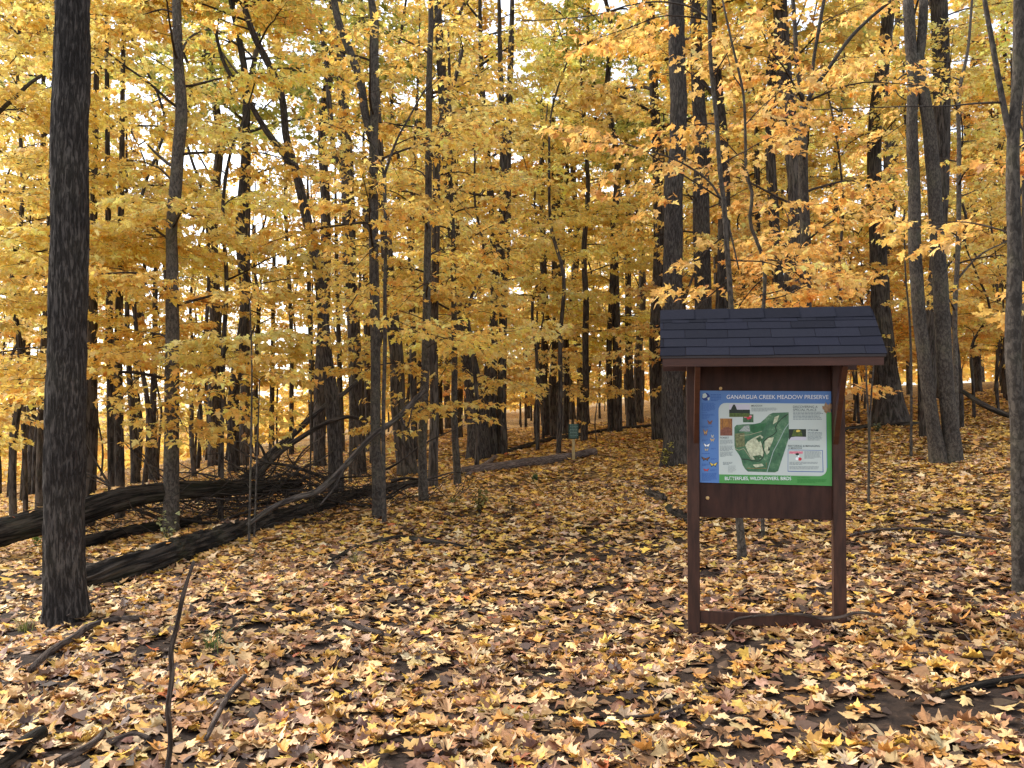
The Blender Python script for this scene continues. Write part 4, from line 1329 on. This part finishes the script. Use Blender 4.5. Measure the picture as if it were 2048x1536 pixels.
# ================================================================== THE REST OF THE FOREST: copies of a few grown trees
def grow_g(k, *a, **kw):
    g = grow(*a, **kw)
    return np.column_stack([g, np.full(len(g), k)])
def maple_kind(seed, H, pal, z0, lean=0.3):
    q = np.random.RandomState(seed)
    P = [np.array([0, 0, -0.3])]
    for i in range(1, 8):
        P.append(np.array([q.normal(0, 0.09) * i * lean * 2, q.normal(0, 0.09) * i * lean * 2, H * i / 7]))
    Rr = np.linspace(0.055, 0.012, 8) * (H / 8)
    T = Tubes(); T.add(P, Rr, 8, 26, 0, 0.3, seed, wob=0.15)
    a = T.build('trunk', M_FAR)
    B = Tubes(); se = []
    az = 0
    Q, rr = catmull(P, Rr, 60)
    nb = int(H * 2.6)
    for z in np.linspace(z0, H * 0.97, nb):
        az += 2.4 + q.normal(0, 0.4)
        f = (z - z0) / (H - z0)
        i = int(np.argmin(np.abs(Q[:, 2] - z)))
        se.append(grow_g(len(se), q, Q[i], az, 0.2 + 0.45 * f + q.normal(0, 0.1), (2.7 - 1.6 * f) * q.uniform(0.7, 1.15), 0.014, B, 0.12, 0.4, None, 3, lv=2))
    b = B.build('branch', M_TWIG)
    se = np.concatenate(se)
    se = se[q.rand(len(se)) < 0.8]
    c = link('crown', seats_to_mesh('crown', se, q, pal, 2, 0.13))
    return [a, b, c], len(se)
def canopy_kind(seed, H, pal, z0, r0):
    q = np.random.RandomState(seed)
    P = [np.array([0, 0, -0.4])]
    for i in range(1, 9):
        P.append(np.array([q.normal(0, 0.07) * i, q.normal(0, 0.07) * i, H * i / 8]))
    Rr = r0 * np.array([1, .93, .85, .77, .68, .58, .45, .28, .1])
    T = Tubes(); T.add(P, Rr, 10, 34, 0, 0.4, seed, wob=0.12)
    a = T.build('trunk', M_FAR)
    B = Tubes(); se = []
    az = 0
    Q, rr = catmull(P, Rr, 60)
    for z in np.linspace(z0, H * 0.98, 20):
        az += 2.4 + q.normal(0, 0.5)
        f = (z - z0) / (H - z0)
        i = int(np.argmin(np.abs(Q[:, 2] - z)))
        se.append(grow_g(len(se), q, Q[i], az, 0.35 + 0.5 * f + q.normal(0, 0.15), (4.3 - 2.6 * f) * q.uniform(0.65, 1.1), r0 * 0.28, B, 0.3, 0.3, 12, 4, lv=2))
    b = B.build('branch', M_FAR)
    se = np.concatenate(se)
    se[:, :3] += q.normal(0, 0.09, (len(se), 3))
    c = link('crown', seats_to_mesh('crown', se, q, pal, 2, 0.2))
    return [a, b, c], len(se)
KM = [maple_kind(100 + i, H, p, z0) for i, (H, p, z0) in enumerate(((7.5, 'yellow', 1.9), (9.5, 'gold', 2.3), (8.5, 'gold', 1.6), (6.5, 'orange', 1.7), (10.5, 'yellow', 2.6)))]
KC = [canopy_kind(200 + i, H, p, z0, r0) for i, (H, p, z0, r0) in enumerate(((21, 'yellow', 9, .19), (24, 'gold', 11, .24), (19, 'mixed', 8, .15), (23, 'green', 12, .21)))]
def pole_kind(seed, H, pal):
    q = np.random.RandomState(seed)
    P = [np.array([0, 0, -0.3])]
    for i in range(1, 8):
        P.append(np.array([q.normal(0, 0.1) * i * 0.6, q.normal(0, 0.1) * i * 0.6, H * i / 7]))
    Rr = np.linspace(0.075, 0.02, 8)
    T = Tubes(); T.add(P, Rr, 7, 26, 0, 0.3, seed, wob=0.2)
    a = T.build('trunk', M_FAR)
    B = Tubes(); se = []
    az = 0
    Q, rr = catmull(P, Rr, 60)
    for z in np.linspace(4.2, H * 0.97, 13):
        az += 2.4 + q.normal(0, 0.4)
        f = (z - 4.2) / (H - 4.2)
        i = int(np.argmin(np.abs(Q[:, 2] - z)))
        se.append(grow_g(len(se), q, Q[i], az, 0.3 + 0.4 * f + q.normal(0, 0.1), (2.0 - 1.0 * f) * q.uniform(0.6, 1.15), 0.012, B, 0.15, 0.4, None, 3, lv=2))
    b = B.build('branch', M_TWIG)
    se = np.concatenate(se)
    c = link('crown', seats_to_mesh('crown', se, q, pal, 2, 0.14))
    return [a, b, c]
KP = [pole_kind(300 + i, H, p) for i, (H, p) in enumerate(((12, 'yellow'), (14, 'gold'), (11, 'yellow')))]
NLEAF = [n for _, n in KM], [n for _, n in KC]
for k in [k for k, _ in KM + KC] + KP:
    for o in k: C.objects.unlink(o)

ANCH = [(-300, 'the left edge'), (134, 'the thick furrowed trunk'), (343, 'the crooked grey maple'), (500, 'the brush pile'), (655, 'the leaning forked tree'), (752, 'the forked maple'), (848, 'the slender straight maple'),
        (950, 'the leaning broad oak'), (1003, 'the twin trunks'), (1147, 'the small green sign'), (1240, 'the path top'), (1347, 'the tall thick oak'), (1545, 'the kiosk middle'), (1760, 'the massive flared oak'), (1880, 'the double maple'), (2035, 'the right maple'), (2600, 'the picture side')]
def labels(kind, i, px, y):
    j = 0
    while j < len(ANCH) - 2 and ANCH[j + 1][0] < px: j += 1
    col = ('thin yellow maple', 'thin golden maple', 'thin pale gold maple', 'low orange maple', 'slim tall yellow maple')[i] if kind == 'm' else ('thin dark pole tree', 'tall thin dark pole tree', 'short thin pole tree')[i] if kind == 'p' else ('tall yellow trunk', 'tall dark trunk', 'slender tall tree', 'tall tree still half green')[i]
    far_ = '' if y < 24 else ('far ' if y < 48 else 'distant ')
    lab = far_ + col + ' between ' + ANCH[j][1] + ' and ' + ANCH[j + 1][1]
    return lab, lab.replace('maple between', 'maples between').replace('trunk between', 'trunks between').replace('tree between', 'trees between')
def plant(kind, i, x, y, sc, rz, tint):
    px = CX + F * x / y
    lab, grp = labels(kind, i, px, y)
    rt_ = empty({'m': 'maple_tree', 'p': 'young_tree', 'c': 'forest_tree'}[kind], (x, y, tz(x, y)), lab, 'tree', grp, rz)
    rt_.scale = (sc, sc, sc)
    for o in (KP[i] if kind == 'p' else (KM if kind == 'm' else KC)[i][0]):
        c = o.copy()
        C.objects.link(c)
        c.parent = rt_
        if c.name.startswith('crown'): c.color = (*tint, 1)
        else:
            g_ = 0.75 + 0.5 * fr.rand()
            c.color = (g_, g_, g_, 1)
fr = np.random.RandomState(77)
occ = list(HERO_XY)
nt_ = 0
tries = 0
def clear_of(x, y, dmin):
    for a, b in occ:
        if (a - x) ** 2 + (b - y) ** 2 < dmin * dmin: return False
    return True
for i, px_, y_, sc in ((3, 640, 24, .85), (3, 470, 27, .9), (3, 1235, 34, .95), (3, 1160, 40, 1.0), (3, 1330, 44, 1.05), (2, 1130, 36, 1.0), (3, 730, 33, 1.0), (0, 985, 29, 0.9), (1, 915, 36, .95)):
    x_ = (px_ - CX) / F * y_
    occ.append((x_, y_))
    plant('c', i, x_, y_, sc, fr.uniform(0, 6.28), np.array([1, 1, 1.0]))
TARGET = 180
while nt_ < TARGET and tries < 20000:
    tries += 1
    y = 11 + 64 * fr.rand() ** 0.85
    x = fr.uniform(-0.72, 0.72) * y
    pxl = CX + F * x / y
    if abs(x - (0.115 * y + 0.2)) < 1.5 - 0.012 * y and y < 55: continue          # the path
    if y < 18 and -0.50 * y < x < 0.68 * y: continue                              # traced trees stand here
    if y < 22 and 0.0 < x < 5: continue
    kind = 'm' if fr.rand() < (0.62 if y < 45 else 0.5) else 'c'
    if kind == 'c' and y < 20: continue
    if pxl < 760 and y > 18 and fr.rand() < (0.72 if pxl > 330 else 0.45): continue
    if not clear_of(x, y, 1.3 if kind == 'm' else 2.0): continue
    occ.append((x, y))
    nt_ += 1
    if kind == 'm':
        i = fr.choice(5, p=[.45, .12, .12, .03, .28] if pxl < 700 else ([.22, .26, .24, .12, .16] if pxl < 1300 else [.08, .26, .22, .38, .06]))
    else:
        i = fr.choice(4, p=[.4, .3, .2, .1])
    tint = np.array([1, 1, 1.0]) * fr.uniform(0.85, 1.12) * np.array([1, fr.uniform(0.92, 1.06), fr.uniform(0.8, 1.3)])
    plant(kind, i, x, y, fr.uniform(0.8, 1.2), fr.uniform(0, 6.28), tint)
nt_ = 0
while nt_ < 85 and tries < 40000:
    tries += 1
    y = 21 + 42 * fr.rand()
    x = fr.uniform(-0.62, 0.62) * y
    if abs(x - (0.115 * y + 0.2)) < 1.3 - 0.014 * y and y < 48: continue
    if not clear_of(x, y, 0.9): continue
    occ.append((x, y))
    nt_ += 1
    plant('p', fr.choice(3), x, y, fr.uniform(0.75, 1.25), fr.uniform(0, 6.28), np.array([1, fr.uniform(0.92, 1.05), 1.0]))
# ================================================================== FALLEN LOGS, BRANCHES, BRUSH
LOGLEAF = []
def log(name, label, pts, mat=M_LOG, depths=None, relief=0.006, seg=22, cat='log', lift=0.0, ends=True, col=1.0, stubs=()):
    """pts: (px, py, width px) along the middle; it lies on the ground unless depths are given"""
    P, Rr = [], []
    for i, (x, y, w) in enumerate(pts):
        d = depths[i] if depths else ghit(x, y + w * 0.42)[1]
        P.append(at(x, y, d))
        Rr.append(w / 2 * d / F)
    P = np.array(P)
    c = P[0].copy()
    c[2] = tz(c[0], c[1])
    o_ = empty(name, c, label, cat)
    T = Tubes()
    L = np.linalg.norm(np.diff(P, axis=0), axis=1).sum()
    T.add(P, Rr, seg, min(220, int(L / 0.05) + 6), relief, 0, hash(label) % 50 * 1.3, wob=0.18)
    o = T.build('trunk' if cat == 'log' else 'limb', mat, o_, offset=c)
    o.color = (col, col, col, 1)
    if cat == 'log' and P[:, 1].min() < 18:
        for _ in range(int(L * 9)):
            f = r.uniform(0.02, 0.98) * (len(P) - 1)
            i = int(f)
            c3 = P[i] + (P[i + 1] - P[i]) * (f - i)
            LOGLEAF.append((*(c3 + np.array([r.normal(0, 0.3) * Rr[i], r.normal(0, 0.3) * Rr[i], Rr[i] * 1.02 + 0.01])), r.uniform(0, 6.28)))
    for s in stubs:
        q = [at(x, y, d) for x, y, d in s[0]]
        T = Tubes()
        T.add(q, np.linspace(s[1], s[2], len(q)), 7, len(q) * 4, wob=0.15)
        b = T.build('branch', mat, o_, offset=c)
        b.color = (col, col, col, 1)
    return o_
dA = ghit(300, 1165)[1]
log('fallen_log', 'long fallen log with deep furrows lying just beyond the thick left trunk', [(150, 1162, 50), (230, 1142, 56), (300, 1122, 56), (360, 1100, 52), (430, 1078, 46), (500, 1052, 40), (580, 1028, 33), (650, 1008, 28), (730, 987, 24), (835, 968, 20)], relief=0.03, seg=110)
log('fallen_log', 'smooth fallen trunk raised across the slope, leading left behind the thick trunk', [(-80, 1095, 56), (0, 1066, 56), (90, 1042, 53), (170, 1022, 49), (240, 1000, 44), (330, 983, 36), (420, 978, 34), (500, 975, 26), (600, 968, 18)], depths=[11.2, 11.4, 11.7, 12, 12.3, 12.8, 13.3, 13.8, 14.6], relief=0.014, seg=84, col=0.85)
log('fallen_log', 'smaller rotten log between the two long fallen logs at left', [(120, 1098, 30), (180, 1084, 30), (250, 1066, 26), (330, 1052, 24), (400, 1040, 16)], relief=0.02, seg=60, col=0.8)
log('fallen_log', 'crumbling reddish log lying beside the foot of the small green sign', [(925, 942, 16), (980, 936, 18), (1040, 928, 19), (1110, 918, 18), (1160, 910, 17), (1188, 904, 17)], relief=0.01, col=1.3, mat=M_DEAD)
log('fallen_log', 'grey split limb resting on the reddish log near the twin trunks', [(935, 950, 9), (965, 932, 10), (1003, 905, 8)], mat=M_DEAD, relief=0.004, seg=8, col=1.8)
log('fallen_log', 'long thin log lying farther up the path behind the small green sign', [(1015, 903, 10), (1060, 890, 11), (1120, 876, 12), (1170, 868, 9), (1240, 857, 8), (1330, 850, 7)], relief=0.006, seg=10)
log('fallen_log', 'dark log on the ground uphill beside the massive flared oak', [(1670, 862, 9), (1730, 854, 10), (1830, 848, 10), (1870, 846, 8)], relief=0.005, seg=10)
log('fallen_log', 'tilted dark log propped in the woods right of the slim grey sapling', [(1925, 782, 8), (1960, 806, 11), (2000, 825, 12), (2050, 840, 12)], depths=[20, 19.6, 19.2, 18.8], relief=0.005, seg=10)
log('fallen_log', 'short mossy hollow log end poking out left of the kiosk', [(1296, 984, 15), (1310, 990, 19), (1328, 998, 16)], relief=0.02, seg=30, col=1.7)
log('fallen_log', 'mossy rotten log lying behind the left post of the kiosk', [(1338, 1016, 15), (1352, 1026, 18), (1376, 1038, 16), (1396, 1046, 9)], relief=0.018, seg=30, col=1.3)
log('fallen_log', 'dark weathered log end in the lower left corner', [(-60, 1570, 42), (0, 1528, 38), (50, 1490, 34), (84, 1464, 26)], relief=0.006, seg=18, col=0.9)
log('fallen_branch', 'long curved bare branch rising from the near log up to the forked maple', [(495, 1050, 9), (540, 1018, 11), (585, 998, 12), (630, 985, 13), (668, 955, 13), (705, 915, 12), (745, 872, 12), (790, 840, 11), (835, 795, 12), (850, 782, 10)],
    depths=[11.2, 11.4, 11.6, 11.8, 12.0, 12.2, 12.4, 12.7, 13, 13.2], mat=M_FAR, relief=0.0, seg=10, cat='branch', col=1.2,
    stubs=(([(690, 930, 12.1), (665, 980, 11.8), (640, 1010, 11.5)], 0.02, 0.008), ([(800, 830, 12.7), (812, 855, 12.5), (830, 800, 12.2), (848, 770, 12)], 0.018, 0.006)))
log('fallen_branch', 'thick dark limb slanting up from the brush pile past the leaning tree', [(440, 985, 20), (500, 950, 18), (545, 905, 16), (590, 865, 13), (640, 820, 11), (690, 785, 9), (735, 745, 7)], depths=[15, 15, 15.1, 15.2, 15.4, 15.6, 15.8], mat=M_FAR, relief=0.0, seg=10, cat='branch')
log('fallen_branch', 'arched dark branch curving over the brush pile to the right', [(510, 960, 12), (560, 905, 11), (610, 870, 10), (655, 845, 9), (690, 834, 8), (740, 842, 6)], depths=[14.4] * 6, mat=M_FAR, relief=0.0, seg=8, cat='branch',
    stubs=(([(535, 925, 14.4), (520, 890, 14.4), (508, 875, 14.4)], 0.03, 0.01),))
la = np.array(LOGLEAF)
lg = leaf_mesh('log_leaves', la[:, :3], la[:, 3], r.normal(0, .25, len(la)), r.normal(0, .25, len(la)), r.uniform(.06, .11, len(la)), pick(r, LITTER, len(la)), 1, M_LITTER, r, None, 0.42)
tag(link('log_leaves', lg), 'loose yellow leaves caught on the fallen logs', 'leaves', kind='stuff')
def gstick(name, label, pts, mat=M_DEAD, lift=0.02, col=1.0, cat='stick', relief=0.0, dd=None):
    P, Rr = [], []
    for x, y, w in pts:
        g = at(x, y, dd(x)) if dd else ghit(x, y)
        P.append(g + np.array([0, 0, w / 2 * g[1] / F + lift]))
        Rr.append(w / 2 * g[1] / F)
    c = P[0]
    T = Tubes()
    T.add(P, Rr, 8, len(P) * 6, relief, wob=0.25)
    o = T.build(name, mat, None, c, offset=c)
    o.color = (col, col, col, 1)
    return tag(o, label, cat)
gstick('fallen_stick', 'curved grey stick lying on leaves below the thick left trunk', [(62, 1352, 14), (110, 1308, 14), (150, 1285, 14), (185, 1262, 13), (230, 1250, 12), (285, 1246, 10)], col=0.8)
gstick('fallen_stick', 'slim straight stick leaning at the foot of the thick left trunk', [(135, 1252, 4), (165, 1235, 5), (198, 1212, 4)], lift=0.08)
gstick('fallen_stick', 'dark slanting stick on the leaves in the left foreground', [(412, 1502, 11), (432, 1460, 12), (455, 1415, 11), (490, 1372, 9)], col=0.9, lift=0.05)
gstick('fallen_stick', 'short dark stick lying on leaves left of the picture centre', [(688, 1252, 10), (720, 1266, 12), (764, 1279, 11)], col=0.75)
gstick('fallen_stick', 'rotting branch lying among leaves in the middle ground below the maples', [(660, 1128, 10), (740, 1092, 9), (800, 1082, 12), (860, 1088, 12), (940, 1100, 7)], M_LOG, 0.0)
gstick('fallen_stick', 'crooked twig lying across the bottom rail of the kiosk', [(1452, 1262, 5), (1468, 1244, 6), (1500, 1237, 6), (1555, 1232, 6), (1605, 1233, 7), (1640, 1240, 7), (1680, 1238, 7), (1710, 1229, 6), (1770, 1234, 5)], lift=0.0, col=0.8, dd=lambda x: 6.36 - 0.19 * (x - 1375) / 300)
gstick('fallen_stick', 'thin dark branch on the ground right of the kiosk', [(1700, 1078, 5), (1760, 1068, 6), (1840, 1066, 6), (1920, 1078, 6), (2010, 1090, 5)], lift=0.03, col=0.8)
gstick('fallen_stick', 'knotted dark stick in the lower left foreground', [(215, 1500, 13), (270, 1482, 12), (300, 1490, 10)], col=0.7)
gstick('fallen_stick', 'broken dark branch end at the bottom left edge', [(120, 1540, 17), (180, 1506, 15), (212, 1470, 9)], col=0.9)
gstick('fallen_stick', 'rotting stick on the right foreground among dark soil', [(1880, 1400, 16), (1960, 1380, 18), (2060, 1362, 16)], M_LOG, 0.0)
gstick('fallen_stick', 'thin stick in the right foreground below the kiosk', [(1250, 1445, 6), (1310, 1440, 7), (1372, 1418, 5)], col=0.9)
# standing bare stem in the foreground
g = ghit(335, 1536)
st = Tree('sapling', 'bare broken sapling stem standing slanted in the left foreground', (333, 1560), M_DEAD, 0.85)
st.trunk([(333, 1560, 11), (341, 1480, 10), (336, 1420, 11), (344, 1350, 10), (342, 1300, 11), (354, 1250, 9), (364, 1200, 9), (372, 1170, 8), (388, 1122, 6)], None, 9, 0.0015, 0.2, wob=0.5)
# thin upright saplings
for base, stem, lab, side in (
    ((499, 1088), [(499, 1088, 6), (501, 950, 5), (502, 852, 5), (505, 720, 4), (500, 600, 3)], 'left stem of two thin saplings in front of the near fallen log', ()),
    ((508, 1080), [(508, 1080, 5), (511, 990, 4), (514, 900, 4), (518, 760, 3)], 'right stem of two thin saplings in front of the near fallen log', ()),
    ((620, 1010), [(620, 1010, 5), (621, 852, 4), (622, 700, 4), (626, 560, 3)], 'single thin sapling rising between the near log and the curved branch', ()),
    ((1738, 1010), [(1738, 1010, 7), (1738, 940, 6), (1737, 860, 6), (1734, 780, 5), (1732, 720, 4)], 'thin forked sapling standing right behind the kiosk roof edge', (([(1738, 880), (1742, 800), (1748, 720)], 5, 3),)),
    ((1822, 912), [(1822, 912, 7), (1821, 760, 6), (1819, 640, 5), (1811, 549, 4), (1808, 420, 3)], 'thin straight sapling left of the double maple', ()),
    ((1192, 885), [(1192, 885, 3), (1191, 850, 3), (1194, 800, 2)], 'tiny bare sapling just right of the small green sign', ()),
    ((700, 968), [(700, 968, 9), (703, 850, 9), (707, 750, 9), (716, 640, 8), (720, 540, 7)], 'pale pole sapling leaning on the dark straight trunk behind the curved branch', ())):
    st = Tree('sapling', lab, base, M_SMOOTH, 1.0)
    st.trunk([(x + (r.rand() - 0.5) * 3, y, w * 0.85) for x, y, w in stem], None, 7, 0, 0.3, wob=0.3)
    for a in side: st.limb(*a)
    P = st.stems[0][0]
    for q in range(3):
        p = P[-1 - q % 2]
        st.bough(r, p, r.uniform(0, 6.28), 0.4, r.uniform(0.5, 0.9), 0.006, ns=5)
    st.leaves(r, 'gold', 0.1, 1)
# brush pile
bc = at(540, 960, 14.2)
bc[2] = tz(bc[0], bc[1])
bp_ = empty('brush_pile', bc, 'tangled heap of dead branches on the slope behind the fallen logs', 'brush pile')
q = np.random.RandomState(8)
for i in range(46):
    x0 = bc[0] + q.uniform(-2.0, 2.0); y0 = bc[1] + q.uniform(-1.0, 1.5)
    z0 = tz(x0, y0) + q.uniform(0, 0.45)
    az = q.choice([1.2, -1.7, 1.9, 0.4]) + q.normal(0, 0.5)
    L = q.uniform(1.0, 2.8); el = q.uniform(-0.1, 0.55)
    pts = [np.array([x0, y0, z0])]
    for k in range(4):
        pts.append(pts[-1] + L / 4 * np.array([math.sin(az) * math.cos(el), math.cos(az) * math.cos(el) * 0.5, math.sin(el)]))
        az += q.normal(0, 0.25); el += q.normal(0, 0.25)
        pts[-1][2] = max(pts[-1][2], tz(pts[-1][0], pts[-1][1]) + 0.02)
    T = Tubes(); T.add(pts, np.linspace(q.uniform(0.012, 0.035), 0.005, 5), 6, 14, wob=0.3)
    b = T.build('branch', M_FAR, bp_, offset=bc)
    g_ = q.uniform(0.6, 1.2); b.color = (g_, g_, g_, 1)
T = Tubes()
for i in range(800):
    x0 = bc[0] + q.normal(0, 1.35); y0 = bc[1] + q.normal(0, 0.9)
    z0 = tz(x0, y0) + abs(q.normal(0, 0.4)) * math.exp(-((x0 - bc[0]) / 2.2) ** 2)
    az = q.uniform(0, 6.28); L = q.uniform(0.3, 1.0); el = q.uniform(-0.3, 0.7)
    v = np.array([math.sin(az) * math.cos(el), math.cos(az) * math.cos(el), math.sin(el)]) * L
    p = np.array([x0, y0, z0])
    T.add([p, p + v * 0.5 + q.normal(0, 0.06, 3), p + v], [0.009, 0.006, 0.003], 3, 4, cap=False)
tw = T.build('twigs', M_FAR, bp_, offset=bc)
tw['kind'] = 'stuff'

# ================================================================== LOW PLANTS
def plant_tuft(name, label, cat, px, py, kind, n, h, col, seed):
    q = np.random.RandomState(seed)
    g = ghit(px, py)
    if kind == 'grass':
        V, Fc, Cc = [], [], []
        for i in range(n):
            a = q.uniform(0, 6.28); rr_0 = abs(q.normal(0, 0.05)); b = np.array([math.sin(a) * rr_0, math.cos(a) * rr_0, 0])
            hh = h * q.uniform(0.5, 1.1); w = 0.0035; la = a + q.normal(0, 0.5); lean = q.uniform(0.2, 0.9)
            sd_ = np.array([math.cos(la), -math.sin(la), 0]) * w
            for k in range(4):
                f = k / 3
                c = b + np.array([math.sin(la), math.cos(la), 0]) * lean * hh * f * f + np.array([0, 0, hh * (f - 0.25 * lean * f * f)])
                V += [c - sd_ * (1 - 0.85 * f), c + sd_ * (1 - 0.85 * f)]
            k0 = len(V) - 8
            for k in range(3): Fc.append((k0 + 2 * k, k0 + 2 * k + 1, k0 + 2 * k + 3, k0 + 2 * k + 2))
            cc = np.array(col) * q.uniform(0.6, 1.4)
            Cc += [(*cc, 1)] * 8
        o = link(name, mesh_np(name, V, [np.array(Fc)], M_GREEN, {'col': ('FLOAT_COLOR', np.array(Cc))}), None, g)
        return tag(o, label, cat)
    rt0 = empty(name, g, label, cat)
    T = Tubes(); se = []
    for i in range(n):
        a = q.uniform(0, 6.28); hh = h * q.uniform(0.5, 1.1)
        p1 = np.array([math.sin(a) * 0.35 * hh, math.cos(a) * 0.35 * hh, hh])
        T.add([np.zeros(3), p1 * 0.5 + q.normal(0, 0.02, 3) + np.array([0, 0, 0.03]), p1], [0.004, 0.003, 0.0015], 4, 6, cap=False)
        for k in range(kind):
            f = q.uniform(0.25, 1.0)
            se.append([*(p1 * f + q.normal(0, 0.02, 3)), q.uniform(0, 6.28)])
    T.build('stem', M_TWIG, rt0)
    se = np.array(se)
    link('leaves', leaf_mesh('leaves', se[:, :3], se[:, 3], q.normal(0.2, 0.4, len(se)), q.normal(0, 0.3, len(se)), 0.055 * q.uniform(0.6, 1.3, len(se)), np.clip(np.array(col) * q.uniform(0.7, 1.3, (len(se), 1)), 0, 1), 3, M_GREEN, q), rt0)
    return rt0
plant_tuft('grass_tuft', 'tuft of green grass among leaves right of the bare slanted stem', 'grass', 425, 1300, 'grass', 46, 0.2, (.10, .15, .045), 1)
plant_tuft('grass_tuft', 'tuft of olive grass left of the thick left trunk foot', 'grass', 52, 1262, 'grass', 50, 0.18, (.16, .17, .05), 2)
plant_tuft('grass_tuft', 'pale grass tuft in the middle ground below the forked maple', 'grass', 712, 1128, 'grass', 44, 0.2, (.2, .19, .07), 3)
plant_tuft('grass_tuft', 'sparse green grass patch near the foot of the slim maple', 'grass', 905, 1010, 'grass', 40, 0.2, (.13, .17, .05), 4)
plant_tuft('weed_plant', 'small weedy plant with reddish stems beside the path', 'plant', 958, 1028, 14, 9, 0.36, (.20, .17, .05), 5)
plant_tuft('seedling', 'pale green leafy seedling at the foot of the crooked grey maple', 'plant', 336, 1085, 7, 7, 0.42, (.42, .44, .20), 6)
plant_tuft('seedling', 'yellow-green leafy seedling at the foot of the tall thick oak', 'plant', 1328, 938, 12, 8, 0.6, (.40, .36, .08), 7)
plant_tuft('seedling', 'bright green leafy seedling left of the thick furrowed trunk', 'plant', 72, 1096, 8, 5, 0.3, (.22, .34, .08), 8)
plant_tuft('weed_plant', 'low grey-green plant at the flared foot of the massive oak', 'plant', 1752, 868, 12, 8, 0.3, (.17, .2, .12), 9)
plant_tuft('weed_plant', 'small dark green plant on the leaves beside the path', 'plant', 1070, 962, 9, 6, 0.16, (.09, .15, .05), 10)

# ================================================================== FAR WOODS
q = np.random.RandomState(31)
n = 42000
az = q.uniform(-0.75, 0.75, n)
rd = q.uniform(76, 125, n)
x, y = np.tan(az) * rd, rd
px = CX + F * x / y
h = np.where(px < 700, 14 * q.rand(n) ** 2.2, 22 * q.rand(n) ** 1.5)
cl = vnoise(x * 0.16, y * 0.16, h * 0.25)
kp = (cl > np.where(px < 700, np.where(h < 5, 0.42, 0.6), 0.32)) & (np.abs(np.tan(az) * rd) < 120)
x, y, h = x[kp], y[kp], h[kp]
n = len(x)
fw = leaf_mesh('distant_woods', np.stack([x, y, terrain(x, y) + 0.8 + h], -1), q.uniform(0, 6.28, n), q.normal(0.3, 0.5, n), q.normal(0, 0.5, n), q.uniform(0.5, 1.1, n), pick(q, 'gold', n), 3, M_LEAF, q)
tag(link('distant_woods', fw), 'far yellow woods closing the view between the trunks', 'woods', kind='stuff')
